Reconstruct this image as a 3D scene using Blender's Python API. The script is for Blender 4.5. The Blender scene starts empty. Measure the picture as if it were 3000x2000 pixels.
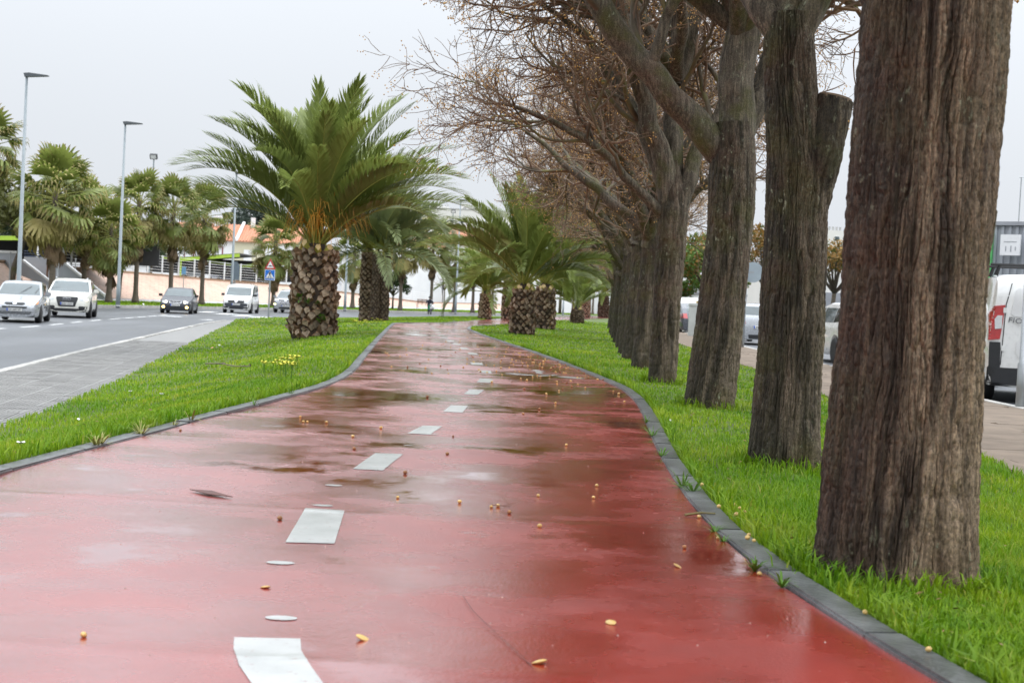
import bpy, bmesh, math, random
import numpy as np
from mathutils import Vector, Matrix, Euler
from mathutils.bvhtree import BVHTree

random.seed(7)
rng = np.random.default_rng(7)
SC = bpy.context.scene
COL = SC.collection
rad = math.radians

# ------------------------------------------------------------------ camera, sky, sun, exposure
F, ROLL, HOR, CAMH = 4167.0, rad(2.8), 886.0, 0.8          # 50 mm lens, hand-held camera tilted 2.8 degrees
PIT = math.atan((1000 - HOR) / F * math.cos(ROLL))
cam_d = bpy.data.cameras.new('camera'); cam = bpy.data.objects.new('camera', cam_d); COL.objects.link(cam)
fw = Vector((0, math.cos(PIT), -math.sin(PIT))); up0 = Vector((0, math.sin(PIT), math.cos(PIT))); rt0 = Vector((1, 0, 0))
rt = rt0 * math.cos(ROLL) + up0 * math.sin(ROLL)
up = up0 * math.cos(ROLL) - rt0 * math.sin(ROLL)
M = Matrix((rt, up, -fw)).transposed().to_4x4(); M.translation = (0, 0, CAMH)
cam.matrix_world = M
cam_d.sensor_width = 36; cam_d.lens = 50; cam_d.clip_start = 0.05; cam_d.clip_end = 6000
cam_d.dof.use_dof = True; cam_d.dof.focus_distance = 8.5; cam_d.dof.aperture_fstop = 7.1
SC.camera = cam

world = bpy.data.worlds.new('World'); SC.world = world; world.use_nodes = True
wn, wl = world.node_tree.nodes, world.node_tree.links
SUN_EL, SUN_AZ = rad(52), rad(75)            # bright side of the overcast: from the right
sky = wn.new('ShaderNodeTexSky'); sky.sky_type = 'NISHITA'; sky.sun_disc = False
sky.sun_elevation = SUN_EL; sky.sun_rotation = SUN_AZ; sky.air_density = 1; sky.dust_density = 6; sky.ozone_density = 1
tc = wn.new('ShaderNodeTexCoord'); sx = wn.new('ShaderNodeSeparateXYZ'); wl.new(tc.outputs['Generated'], sx.inputs[0])
mr = wn.new('ShaderNodeMapRange'); mr.inputs['From Min'].default_value = 0; mr.inputs['From Max'].default_value = 1
mr.inputs['To Min'].default_value = 8.9; mr.inputs['To Max'].default_value = 48.0    # overcast luminance rises to the zenith
zz = wn.new('ShaderNodeMath'); zz.operation = 'POWER'; zz.use_clamp = True; zz.inputs[1].default_value = 2.0; zc_ = wn.new('ShaderNodeMath'); zc_.operation = 'MAXIMUM'; zc_.inputs[1].default_value = 0.0
wl.new(sx.outputs['Z'], zc_.inputs[0]); wl.new(zc_.outputs[0], zz.inputs[0]); wl.new(zz.outputs[0], mr.inputs['Value'])
cn = wn.new('ShaderNodeTexNoise'); cn.inputs['Scale'].default_value = 1.6; cn.inputs['Detail'].default_value = 3
wl.new(tc.outputs['Generated'], cn.inputs['Vector'])
cr = wn.new('ShaderNodeMapRange'); cr.inputs['To Min'].default_value = .94; cr.inputs['To Max'].default_value = 1.06
wl.new(cn.outputs['Fac'], cr.inputs['Value'])
mm = wn.new('ShaderNodeMath'); mm.operation = 'MULTIPLY'; wl.new(mr.outputs[0], mm.inputs[0]); wl.new(cr.outputs[0], mm.inputs[1])
vm = wn.new('ShaderNodeVectorMath'); vm.operation = 'SCALE'; vm.inputs[0].default_value = (.925, .972, 1.035); wl.new(mm.outputs[0], vm.inputs['Scale'])
mx = wn.new('ShaderNodeMix'); mx.data_type = 'RGBA'; mx.inputs['Factor'].default_value = .9
wl.new(sky.outputs[0], mx.inputs['A']); wl.new(vm.outputs[0], mx.inputs['B'])
bg = wn['Background']; bg.inputs['Strength'].default_value = 0.1; wl.new(mx.outputs['Result'], bg.inputs['Color'])

sun_d = bpy.data.lights.new('sun', 'SUN'); sun_d.energy = 1.0; sun_d.angle = rad(25); sun_d.color = (1, .96, .9)
sun = bpy.data.objects.new('sun', sun_d); COL.objects.link(sun)
sdir = Vector((math.sin(SUN_AZ) * math.cos(SUN_EL), math.cos(SUN_AZ) * math.cos(SUN_EL), math.sin(SUN_EL)))
sun.rotation_euler = sdir.to_track_quat('Z', 'Y').to_euler(); sun.location = (40, 10, 60)

vs = SC.view_settings; vs.view_transform = 'Standard'; vs.look = 'None'; vs.gamma = 1; vs.exposure = 0.0; vs.use_curve_mapping = False
SC.render.engine = 'CYCLES'
cy = SC.cycles; cy.use_denoising = True; cy.max_bounces = 6; cy.diffuse_bounces = 3; cy.glossy_bounces = 3
cy.transmission_bounces = 4; cy.transparent_max_bounces = 8; cy.use_adaptive_sampling = True; cy.adaptive_threshold = .015
cy.caustics_reflective = False; cy.caustics_refractive = False

# ------------------------------------------------------------------ where a point of the photo lies on the ground
def _ray(px, py):
    u = (px - 1500) / F; v = (1000 - py) / F
    u2 = u * math.cos(ROLL) - v * math.sin(ROLL); v2 = u * math.sin(ROLL) + v * math.cos(ROLL)
    return (u2, math.cos(PIT) + v2 * math.sin(PIT), -math.sin(PIT) + v2 * math.cos(PIT))
def gp(px, py, z=0.0):
    d = _ray(px, py); t = (z - CAMH) / d[2]; return Vector((d[0] * t, d[1] * t, z))
def gd(px, py, Y):
    d = _ray(px, py); t = Y / d[1]; return Vector((d[0] * t, Y, CAMH + d[2] * t))

# ------------------------------------------------------------------ object helpers
def link(o, parent=None):
    COL.objects.link(o)
    if parent is not None: o.parent = parent
    return o
def tag(o, label=None, cat=None, group=None, kind=None):
    if label: o['label'] = label
    if cat: o['category'] = cat
    if group: o['group'] = group
    if kind: o['kind'] = kind
    return o
def thing(name, label, cat, loc=(0, 0, 0), rz=0, group=None, kind=None):
    o = bpy.data.objects.new(name, None); o.empty_display_size = .1; link(o)
    o.location = loc; o.rotation_euler = (0, 0, rz)
    return tag(o, label, cat, group, kind)
def mesh_np(name, V, Fq=None, T=None, smooth=False, attrs=None):
    """mesh from numpy: V (n,3), quads Fq (m,4), triangles T (k,3)"""
    me = bpy.data.meshes.new(name)
    V = np.asarray(V, np.float32)
    nq = 0 if Fq is None else len(Fq); nt = 0 if T is None else len(T)
    me.vertices.add(len(V)); me.vertices.foreach_set('co', V.ravel())
    loops = []; starts = []
    if nq: loops.append(np.asarray(Fq, np.int32).ravel()); starts.append(np.arange(nq) * 4)
    if nt: loops.append(np.asarray(T, np.int32).ravel()); starts.append(nq * 4 + np.arange(nt) * 3)
    L = np.concatenate(loops); S = np.concatenate(starts).astype(np.int32)
    me.loops.add(len(L)); me.loops.foreach_set('vertex_index', L)
    me.polygons.add(nq + nt); me.polygons.foreach_set('loop_start', S)
    if smooth: me.polygons.foreach_set('use_smooth', np.ones(nq + nt, bool))
    if attrs:
        for k, a in attrs.items():
            at = me.attributes.new(k, 'FLOAT', 'POINT'); at.data.foreach_set('value', np.asarray(a, np.float32))
    me.update(calc_edges=True); me.validate()
    return me
class MB:
    """collects polygons; build() links them as one mesh object"""
    def __init__(s): s.v = []; s.f = []; s.m = []
    def poly(s, vs, faces, mi=0):
        b = len(s.v); s.v += [tuple(p) for p in vs]
        for f in faces: s.f.append([b + i for i in f]); s.m.append(mi)
        return s
    def box(s, c, d, mat=None, mi=0, taper=1.0):
        x, y, z = d[0] / 2, d[1] / 2, d[2] / 2; vs = []
        for k in (-1, 1):
            q = 1 if k < 0 else taper
            for (i, j) in ((-1, -1), (1, -1), (1, 1), (-1, 1)): vs.append(Vector((i * x * q, j * y * q, k * z)))
        if mat is not None: vs = [mat @ v for v in vs]
        vs = [v + Vector(c) for v in vs]
        return s.poly(vs, [(3, 2, 1, 0), (4, 5, 6, 7), (0, 1, 5, 4), (1, 2, 6, 5), (2, 3, 7, 6), (3, 0, 4, 7)], mi)
    def tube(s, pts, r, n=8, mi=0, cap=True):
        pts = [Vector(p) for p in pts]
        rs = r if isinstance(r, (list, tuple)) else [r] * len(pts)
        b = len(s.v); prev = None
        for i, p in enumerate(pts):
            t = (pts[min(i + 1, len(pts) - 1)] - pts[max(i - 1, 0)]).normalized()
            if prev is None:
                a = Vector((0, 0, 1)) if abs(t.z) < .9 else Vector((1, 0, 0)); u = t.cross(a).normalized()
            else: u = (prev - t * prev.dot(t)).normalized()
            prev = u; w = t.cross(u)
            for k in range(n):
                q = 2 * math.pi * k / n; s.v.append(tuple(p + (u * math.cos(q) + w * math.sin(q)) * rs[i]))
        for i in range(len(pts) - 1):
            for k in range(n):
                k2 = (k + 1) % n; s.f.append([b + i * n + k, b + i * n + k2, b + (i + 1) * n + k2, b + (i + 1) * n + k]); s.m.append(mi)
        if cap:
            s.f.append([b + k for k in range(n)][::-1]); s.m.append(mi)
            e = b + (len(pts) - 1) * n; s.f.append([e + k for k in range(n)]); s.m.append(mi)
        return s
    def lathe(s, prof, n=16, axis='z', c=(0, 0, 0), mi=0):
        b = len(s.v); c = Vector(c)
        for (r, h) in prof:
            for k in range(n):
                q = 2 * math.pi * k / n; a, e = r * math.cos(q), r * math.sin(q)
                p = {'z': (a, e, h), 'y': (a, h, -e), 'x': (h, a, e)}[axis]; s.v.append(tuple(c + Vector(p)))
        for i in range(len(prof) - 1):
            for k in range(n):
                k2 = (k + 1) % n; s.f.append([b + i * n + k, b + i * n + k2, b + (i + 1) * n + k2, b + (i + 1) * n + k]); s.m.append(mi)
        s.f.append([b + k for k in range(n)][::-1]); s.m.append(mi)
        e = b + (len(prof) - 1) * n; s.f.append([e + k for k in range(n)]); s.m.append(mi)
        return s
    def extr(s, outline, h0, h1, plane='xy', mi=0):
        """prism over a 2D outline"""
        def P(a, b_, h): return {'xy': (a, b_, h), 'xz': (a, h, b_), 'yz': (h, a, b_)}[plane]
        n = len(outline); b = len(s.v)
        s.v += [P(a, c, h0) for a, c in outline] + [P(a, c, h1) for a, c in outline]
        s.f += [[b + i for i in range(n)][::-1], [b + n + i for i in range(n)]]; s.m += [mi, mi]
        for i in range(n):
            j = (i + 1) % n; s.f.append([b + i, b + j, b + n + j, b + n + i]); s.m.append(mi)
        return s
    def mesh(s, name, mats, smooth=False):
        me = bpy.data.meshes.new(name); me.from_pydata(s.v, [], s.f)
        for m in (mats if isinstance(mats, (list, tuple)) else [mats]): me.materials.append(m)
        if len(me.materials) > 1: me.polygons.foreach_set('material_index', np.array(s.m, np.int32))
        bm = bmesh.new(); bm.from_mesh(me); bmesh.ops.recalc_face_normals(bm, faces=bm.faces); bm.to_mesh(me); bm.free()
        if smooth: me.polygons.foreach_set('use_smooth', np.ones(len(me.polygons), bool))
        me.update(); return me
    def build(s, name, mats, parent=None, smooth=False, loc=None, rz=None, bevel=0, auto=None):
        me = s.mesh(name, mats, smooth)
        if bevel:
            bm = bmesh.new(); bm.from_mesh(me)
            bmesh.ops.bevel(bm, geom=[e for e in bm.edges if len(e.link_faces) == 2 and e.calc_face_angle(0) > .5], offset=bevel, segments=2, affect='EDGES', clamp_overlap=True)
            bm.to_mesh(me); bm.free()
        if auto: smooth_by_angle(me, auto)
        o = bpy.data.objects.new(name, me); link(o, parent)
        if loc is not None: o.location = loc
        if rz is not None: o.rotation_euler = (0, 0, rz)
        return o
def smooth_by_angle(me, a):
    me.polygons.foreach_set('use_smooth', np.ones(len(me.polygons), bool))
    bm = bmesh.new(); bm.from_mesh(me)
    for e in bm.edges: e.smooth = not (len(e.link_faces) == 2 and e.calc_face_angle(0) > a)
    bm.to_mesh(me); bm.free()
def new(name, me, parent=None, loc=(0, 0, 0), rot=(0, 0, 0), scale=None):
    o = bpy.data.objects.new(name, me); link(o, parent); o.location = loc; o.rotation_euler = rot
    if scale is not None: o.scale = scale if hasattr(scale, '__len__') else (scale,) * 3
    return o
def copy_tree(o, parent=None):
    c = o.copy(); COL.objects.link(c); c.parent = parent
    for ch in list(o.children): copy_tree(ch, c)
    return c
def text_mesh(s, size, mat, depth=.002, align='CENTER'):
    cu = bpy.data.curves.new('lettering', 'FONT'); cu.body = s; cu.size = size; cu.align_x = align; cu.align_y = 'CENTER'
    cu.extrude = depth; cu.resolution_u = 2
    o = bpy.data.objects.new('lettering', cu); me = bpy.data.meshes.new_from_object(o)
    bpy.data.objects.remove(o); bpy.data.curves.remove(cu)
    me.materials.clear(); me.materials.append(mat); return me

# ------------------------------------------------------------------ materials
def _new(name):
    m = bpy.data.materials.new(name); m.use_nodes = True
    return m, m.node_tree.nodes, m.node_tree.links, m.node_tree.nodes['Principled BSDF']
def _noise(n, l, scale, detail=4, coord='Object', stretch=None, rough=.55):
    t = n.new('ShaderNodeTexCoord'); z = n.new('ShaderNodeTexNoise'); z.inputs['Scale'].default_value = scale
    z.inputs['Detail'].default_value = detail; z.inputs['Roughness'].default_value = rough
    if stretch:
        mp = n.new('ShaderNodeMapping'); mp.inputs['Scale'].default_value = stretch
        l.new(t.outputs[coord], mp.inputs[0]); l.new(mp.outputs[0], z.inputs['Vector'])
    else: l.new(t.outputs[coord], z.inputs['Vector'])
    return z
def _ramp(n, l, src, stops):
    r = n.new('ShaderNodeValToRGB'); e = r.color_ramp.elements
    while len(e) < len(stops): e.new(.5)
    for k, (p, c) in enumerate(stops): e[k].position = p; e[k].color = (c[0], c[1], c[2], 1)
    l.new(src, r.inputs['Fac']); return r
def _mix(n, l, fac, a, b, blend='MIX'):
    x = n.new('ShaderNodeMix'); x.data_type = 'RGBA'; x.blend_type = blend
    for k, v in (('Factor', fac), ('A', a), ('B', b)):
        if isinstance(v, (int, float)): x.inputs[k].default_value = v
        elif isinstance(v, (tuple, list)): x.inputs[k].default_value = (*v[:3], 1)
        else: l.new(v, x.inputs[k])
    return x.outputs['Result']
def _map(n, l, src, a, b, c, d):
    x = n.new('ShaderNodeMapRange'); x.inputs['From Min'].default_value = a; x.inputs['From Max'].default_value = b
    x.inputs['To Min'].default_value = c; x.inputs['To Max'].default_value = d; l.new(src, x.inputs['Value']); return x.outputs[0]
def _bump(n, l, src, bs, strength=.5, dist=.01):
    b = n.new('ShaderNodeBump'); b.inputs['Strength'].default_value = strength; b.inputs['Distance'].default_value = dist
    l.new(src, b.inputs['Height']); l.new(b.outputs[0], bs.inputs['Normal']); return b
def sh(c, k): return tuple(min(1, x * k) for x in c)
def pm(name, col, rough=.6, var=.2, scale=6, bump=0, bscale=None, metallic=0, coat=0, spec=.5, rand=0, col2=None, stretch=None, coord='Object', detail=4):
    """plain procedural material: noise-varied colour, roughness, optional relief"""
    m, n, l, b = _new(name)
    z = _noise(n, l, scale, detail, coord, stretch)
    c2 = col2 or sh(col, 1 + var)
    r = _ramp(n, l, z.outputs['Fac'], [(.3, sh(col, 1 - var)), (.5, col), (.72, c2)])
    out = r.outputs['Color']
    if rand:
        oi = n.new('ShaderNodeObjectInfo'); hs = n.new('ShaderNodeHueSaturation')
        l.new(_map(n, l, oi.outputs['Random'], 0, 1, 1 - rand, 1 + rand), hs.inputs['Value']); l.new(out, hs.inputs['Color']); out = hs.outputs[0]
    l.new(out, b.inputs['Base Color'])
    l.new(_map(n, l, z.outputs['Fac'], .3, .7, max(0, rough - .06), min(1, rough + .06)), b.inputs['Roughness'])
    b.inputs['Metallic'].default_value = metallic; b.inputs['Specular IOR Level'].default_value = spec
    if coat: b.inputs['Coat Weight'].default_value = coat; b.inputs['Coat Roughness'].default_value = .05
    if bump:
        z2 = _noise(n, l, bscale or scale * 4, 3, coord, stretch); _bump(n, l, z2.outputs['Fac'], b, bump)
    return m
def leafm(name, c1, c2, rough=.45, trans=.25, rand=.12, spec=.4, scale=3):
    """foliage: two greens mixed by noise, some light passes through the blade"""
    m, n, l, b = _new(name)
    z = _noise(n, l, scale, 3)
    c = _mix(n, l, z.outputs['Fac'], c1, c2)
    oi = n.new('ShaderNodeObjectInfo'); hs = n.new('ShaderNodeHueSaturation')
    l.new(_map(n, l, oi.outputs['Random'], 0, 1, 1 - rand, 1 + rand), hs.inputs['Value']); l.new(c, hs.inputs['Color'])
    l.new(hs.outputs[0], b.inputs['Base Color']); b.inputs['Roughness'].default_value = rough; b.inputs['Specular IOR Level'].default_value = spec
    t = n.new('ShaderNodeBsdfTranslucent'); l.new(hs.outputs[0], t.inputs['Color'])
    ms = n.new('ShaderNodeMixShader'); ms.inputs[0].default_value = trans
    l.new(b.outputs[0], ms.inputs[1]); l.new(t.outputs[0], ms.inputs[2]); l.new(ms.outputs[0], n['Material Output'].inputs['Surface'])
    return m
def emis(name, col, strength, base=(.8, .8, .8)):
    m, n, l, b = _new(name); b.inputs['Base Color'].default_value = (*base, 1); b.inputs['Roughness'].default_value = .2
    z = _noise(n, l, 9); l.new(_map(n, l, z.outputs['Fac'], .3, .7, strength * .85, strength * 1.15), b.inputs['Emission Strength'])
    b.inputs['Emission Color'].default_value = (*col, 1); return m

def wet_path_mat():
    m, n, l, b = _new('wet_red_coating')
    tcn = n.new('ShaderNodeTexCoord')
    big = _noise(n, l, .6, 5, rough=.55); mid = _noise(n, l, 3.2, 5, rough=.6); fine = _noise(n, l, 110, 3); stain = _noise(n, l, 3.2, 5)
    pud = n.new('ShaderNodeMath'); pud.operation = 'MULTIPLY_ADD'; l.new(big.outputs['Fac'], pud.inputs[0]); pud.inputs[1].default_value = .62
    md = n.new('ShaderNodeMath'); md.operation = 'MULTIPLY'; l.new(mid.outputs['Fac'], md.inputs[0]); md.inputs[1].default_value = .38; l.new(md.outputs[0], pud.inputs[2])
    wet = n.new('ShaderNodeMapRange'); wet.interpolation_type = 'SMOOTHSTEP'; wet.inputs['From Min'].default_value = .505; wet.inputs['From Max'].default_value = .61
    l.new(pud.outputs[0], wet.inputs['Value'])
    c = _ramp(n, l, stain.outputs['Fac'], [(.3, (.25, .018, .012)), (.52, (.30, .022, .014)), (.75, (.35, .032, .02))])
    c2 = _mix(n, l, wet.outputs[0], c.outputs['Color'], (.25, .018, .011))
    l.new(c2, b.inputs['Base Color'])
    film = _noise(n, l, 1.15, 5, rough=.6)                                   # how thick the water film lies between the puddles
    for sock, hi, lo, pd in (('Roughness', .40, .15, .035), ('Coat Roughness', .32, .10, .025)):
        fr = _map(n, l, film.outputs['Fac'], .40, .60, hi, lo); mf = n.new('ShaderNodeMix'); mf.data_type = 'FLOAT'; l.new(wet.outputs[0], mf.inputs['Factor']); l.new(fr, mf.inputs['A']); mf.inputs['B'].default_value = pd; l.new(mf.outputs['Result'], b.inputs[sock])
    b.inputs['IOR'].default_value = 1.6; b.inputs['Specular IOR Level'].default_value = .5; b.inputs['Coat Weight'].default_value = 1; b.inputs['Coat IOR'].default_value = 1.7
    bs = n.new('ShaderNodeMath'); bs.operation = 'MULTIPLY'; l.new(_map(n, l, wet.outputs[0], 0, 1, 1, .04), bs.inputs[0]); l.new(fine.outputs['Fac'], bs.inputs[1])
    bp = n.new('ShaderNodeBump'); bp.inputs['Strength'].default_value = .6; bp.inputs['Distance'].default_value = .0016; l.new(bs.outputs[0], bp.inputs['Height'])
    rip = _noise(n, l, 2.2, 2); bp2 = n.new('ShaderNodeBump'); bp2.inputs['Strength'].default_value = .25; bp2.inputs['Distance'].default_value = .006
    l.new(rip.outputs['Fac'], bp2.inputs['Height']); l.new(bp.outputs[0], bp2.inputs['Normal']); l.new(bp2.outputs[0], b.inputs['Normal']); l.new(bp2.outputs[0], b.inputs['Coat Normal'])
    return m
def bark_mat(name, wetc, dryc, lichen=.5, moss=.3):
    m, n, l, b = _new(name)
    str_ = _noise(n, l, 9, 6, stretch=(4.6, 4.6, .3), rough=.7); bl = _noise(n, l, 2.2, 3); fn = _noise(n, l, 70, 3, stretch=(1, 1, .35))
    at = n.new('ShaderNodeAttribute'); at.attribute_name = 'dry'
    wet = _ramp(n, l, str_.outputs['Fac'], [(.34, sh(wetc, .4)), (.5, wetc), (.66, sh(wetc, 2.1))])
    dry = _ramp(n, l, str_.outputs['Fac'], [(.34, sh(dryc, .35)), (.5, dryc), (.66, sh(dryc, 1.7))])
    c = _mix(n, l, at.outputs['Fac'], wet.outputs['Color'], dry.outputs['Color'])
    red = _ramp(n, l, bl.outputs['Fac'], [(.52, (0, 0, 0)), (.7, (1, 1, 1))])
    c = _mix(n, l, _mfac(n, l, red.outputs['Color'], .35), c, sh((.17, .075, .045), .8))
    mo = _noise(n, l, 3.4, 5); mf = _ramp(n, l, mo.outputs['Fac'], [(.5, (0, 0, 0)), (.66, (1, 1, 1))])
    c = _mix(n, l, _mfac(n, l, mf.outputs['Color'], moss), c, (.085, .09, .02))
    li = _noise(n, l, 26, 4, stretch=(1, 1, .6), rough=.7); lf = _ramp(n, l, li.outputs['Fac'], [(.6, (0, 0, 0)), (.66, (1, 1, 1))])
    li2 = _noise(n, l, 1.6, 2); lf2 = _ramp(n, l, li2.outputs['Fac'], [(.45, (0, 0, 0)), (.62, (1, 1, 1))])
    mul = n.new('ShaderNodeMath'); mul.operation = 'MULTIPLY'; l.new(lf.outputs['Color'], mul.inputs[0]); l.new(lf2.outputs['Color'], mul.inputs[1])
    c = _mix(n, l, _mfac(n, l, mul.outputs[0], lichen), c, (.27, .29, .2))
    sp_n = _noise(n, l, 150, 4, stretch=(1, 1, .55), rough=.75); spk = _ramp(n, l, sp_n.outputs['Fac'], [(.34, (.45, .43, .40)), (.5, (1, 1, 1)), (.66, (1.6, 1.55, 1.45))]); c = _mix(n, l, 1, c, spk.outputs['Color'], 'MULTIPLY')
    l.new(c, b.inputs['Base Color']); b.inputs['Roughness'].default_value = .72; b.inputs['Specular IOR Level'].default_value = .35
    ad = n.new('ShaderNodeMath'); ad.operation = 'MULTIPLY_ADD'; l.new(fn.outputs['Fac'], ad.inputs[0]); ad.inputs[1].default_value = .5; l.new(str_.outputs['Fac'], ad.inputs[2])
    _bump(n, l, ad.outputs[0], b, 1.0, .016)
    return m
def _mfac(n, l, src, k):
    x = n.new('ShaderNodeMath'); x.operation = 'MULTIPLY'; l.new(src, x.inputs[0]); x.inputs[1].default_value = k; return x.outputs[0]
def paint(name, col, flake=.0, rough=.25, coat=1.0, metallic=0):
    m = pm(name, col, rough, .05, 14, metallic=metallic, coat=coat); return m
def glassm(name, col=(.02, .03, .032), rough=.06):
    m = pm(name, col, rough, .25, 1.5, spec=.8); return m

def worn_paint():
    m, n, l, b = _new('worn_wet_white_marking'); z = _noise(n, l, 7, 4); w = _noise(n, l, 38, 6, rough=.75)
    c = _ramp(n, l, z.outputs['Fac'], [(.3, (.40, .41, .39)), (.7, (.56, .56, .54))]); wr = _ramp(n, l, w.outputs['Fac'], [(.33, (1, 1, 1)), (.41, (0, 0, 0))])
    l.new(_mix(n, l, _mfac(n, l, wr.outputs['Color'], .8), c.outputs['Color'], (.24, .07, .055)), b.inputs['Base Color']); b.inputs['Roughness'].default_value = .3; b.inputs['Coat Weight'].default_value = .5; b.inputs['Coat Roughness'].default_value = .15
    _bump(n, l, w.outputs['Fac'], b, .2, .003); return m
MAT = dict(
    path=wet_path_mat(),
    pathline=worn_paint(),
    kerb=pm('dark_wet_kerb_stone', (.115, .118, .12), .36, .5, 4, bump=.5, bscale=45, rand=.22),
    soil=pm('turf_soil', (.075, .105, .022), .9, .4, 5, bump=.5),
    asphalt=pm('damp_asphalt', (.085, .09, .098), .42, .3, .35, bump=.35, bscale=160, col2=(.12, .125, .135), stretch=(1.6, .35, 1), detail=7),
    roadline=pm('road_paint', (.62, .63, .62), .5, .15, 5),
    tile=pm('grey_paving_tile', (.20, .195, .185), .42, .22, 4, bump=.4, bscale=60, rand=.14),
    kerbw=pm('pale_kerb_concrete', (.38, .37, .345), .6, .35, 3, rand=.25),
    slab=pm('brown_grey_paving', (.20, .16, .125), .85, .25, 2.3, bump=.4, bscale=90, rand=.1, spec=.15),
    ground=pm('far_ground', (.14, .14, .11), .8, .3, .15),
    pink=pm('pink_paver', (.46, .32, .24), .65, .22, 1.2, rand=.1),
    concrete=pm('light_concrete', (.40, .40, .39), .7, .15, .8),
    white=pm('white_render', (.80, .80, .79), .7, .05, .6),
    whitep=pm('white_painted_steel', (.74, .75, .75), .45, .05, 4),
    greyw=pm('pale_grey_wall', (.40, .43, .47), .7, .1, .7),
    steel=pm('galvanised_steel', (.36, .38, .39), .42, .15, 5, metallic=.55),
    lampm=pm('lamp_pole_grey', (.27, .31, .33), .45, .12, 2.5),
    dark=pm('dark_plastic', (.018, .019, .021), .5, .2, 20),
    black=pm('black_rubber', (.013, .013, .014), .7, .25, 25),
    chrome=pm('chrome', (.7, .7, .72), .12, .04, 10, metallic=1),
    alloy=pm('alloy_rim', (.42, .43, .44), .3, .1, 8, metallic=.8),
    glass=glassm('window_glass', (.06, .085, .09)),
    glassd=glassm('dark_window_glass', (.02, .028, .03)),
    pane=glassm('house_window_pane', (.12, .14, .15), .12),
    lamp_glass=pm('clear_lamp_lens', (.6, .62, .62), .1, .1, 30, coat=1, spec=.8),
    redl=pm('red_lamp_lens', (.42, .012, .012), .15, .2, 18, coat=1),
    amber=pm('amber_lens', (.75, .22, .02), .18, .1, 15, coat=1),
    headon=emis('lit_headlight', (1, .88, .62), 5.0), fogon=emis('lit_fog_lamp', (1, .62, .12), 6.0), drl=emis('lit_running_lamp', (.95, .95, .45), 4.5),
    plate=pm('number_plate', (.72, .72, .70), .4, .05, 20), plateblue=pm('plate_blue', (.02, .08, .42), .4, .1, 20), ink=pm('black_ink', (.012, .012, .012), .5, .1, 20),
    signred=pm('sign_red', (.55, .02, .03), .4, .06, 6), signblue=pm('sign_blue', (.01, .16, .62), .4, .06, 6), signwhite=pm('sign_white', (.8, .8, .8), .4, .04, 6),
    roof=pm('terracotta_tiles', (.46, .21, .125), .75, .18, 2.5, rand=.12), cream=pm('cream_render', (.62, .58, .42), .75, .07, .6), blockw=pm('cream_white_render', (.78, .76, .71), .8, .04, .3),
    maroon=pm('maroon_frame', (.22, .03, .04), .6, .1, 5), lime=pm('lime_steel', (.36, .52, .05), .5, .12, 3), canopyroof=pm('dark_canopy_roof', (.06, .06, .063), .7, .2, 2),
    mesh_grey=pm('grey_shade_panel', (.30, .31, .33), .7, .12, 2), wood=pm('brown_bench_slat', (.17, .085, .05), .6, .2, 6),
    cabinet=pm('pale_grey_cabinet', (.50, .52, .50), .55, .1, 3), purple=pm('purple_sticker', (.10, .03, .35), .5, .1, 8), shed=pm('corrugated_grey_sheet', (.36, .38, .41), .5, .08, 2, metallic=.2), green=pm('bright_green_sheet', (.12, .52, .16), .5, .08, 3),
)
# ================================================================== THE SETTING
def curve(pts, sig=.6, y0=-4, y1=320, step=.25):
    p = sorted(pts); Y = np.arange(y0, y1, step); X = np.interp(Y, [a for a, _ in p], [b for _, b in p])
    k = np.exp(-.5 * (np.arange(-12, 13) * step / sig) ** 2); k /= k.sum()
    X = np.convolve(np.pad(X, 12, mode='edge'), k, 'valid')
    return lambda y: np.interp(y, Y, X)
xL = curve([(-4, -2.2), (4, -2.12), (5.8, -2.07), (6.33, -2.01), (7, -1.96), (7.5, -1.9), (8.4, -1.85), (9.2, -1.79), (10.9, -1.65), (12, -1.58), (13, -1.55), (14.9, -1.62), (18.8, -1.91), (24.9, -2.34), (35.3, -3.05), (42.4, -3.51), (44, -3.5), (46, -2.9), (48, -2.25), (60, -1.4), (71, -.4), (94, 2.6), (130, 9), (320, 40)])
xR = curve([(-4, 2.0), (0, 1.45), (2, 1.15), (3.17, 1.0), (3.66, .91), (4.08, .83), (4.59, .78), (5.21, .76), (5.87, .77), (6.63, .79), (7.48, .82), (9.2, .92), (10.6, 1.01), (12.4, 1.09), (14.1, 1.11), (16.1, .97), (17.5, .86), (19.9, .66), (23.6, .29), (28.6, -.24), (33.8, -.8), (40, -1.3), (44, -1.35), (48, -.75), (54.5, .0), (71, 2.0), (79, 3.2), (94, 5.2), (130, 12), (320, 46)])
xS = curve([(-4, -3.6), (6, -3.9), (12.6, -4.5), (15, -4.75), (19.2, -5.31), (26.4, -6.45), (43.4, -9.13), (56.5, -11.1), (63, -12.3), (69, -12.2), (73.7, -11.4), (83, -10), (96, -7), (121, -1.4), (200, 20), (320, 52)])
xK = curve([(-4, -4.6), (21.6, -7.75), (25.8, -8.35), (31.6, -9.1), (40.7, -10.27), (56.7, -12.27), (63, -12.75), (69, -12.5), (73.7, -11.6), (83, -10.2), (96, -7.2), (121, -1.6), (200, 19.8), (320, 51.8)])
xP = curve([(-4, 2.9), (8.65, 3.16), (10, 3.35), (16.5, 3.7), (23.8, 4.09), (25.7, 4.15), (35.9, 4.5), (45, 4.9), (60, 6.1), (80, 8.2), (121, 13.5), (200, 26), (320, 55)])
def sstep(t): t = np.clip(t, 0, 1); return t * t * (3 - 2 * t)
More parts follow.
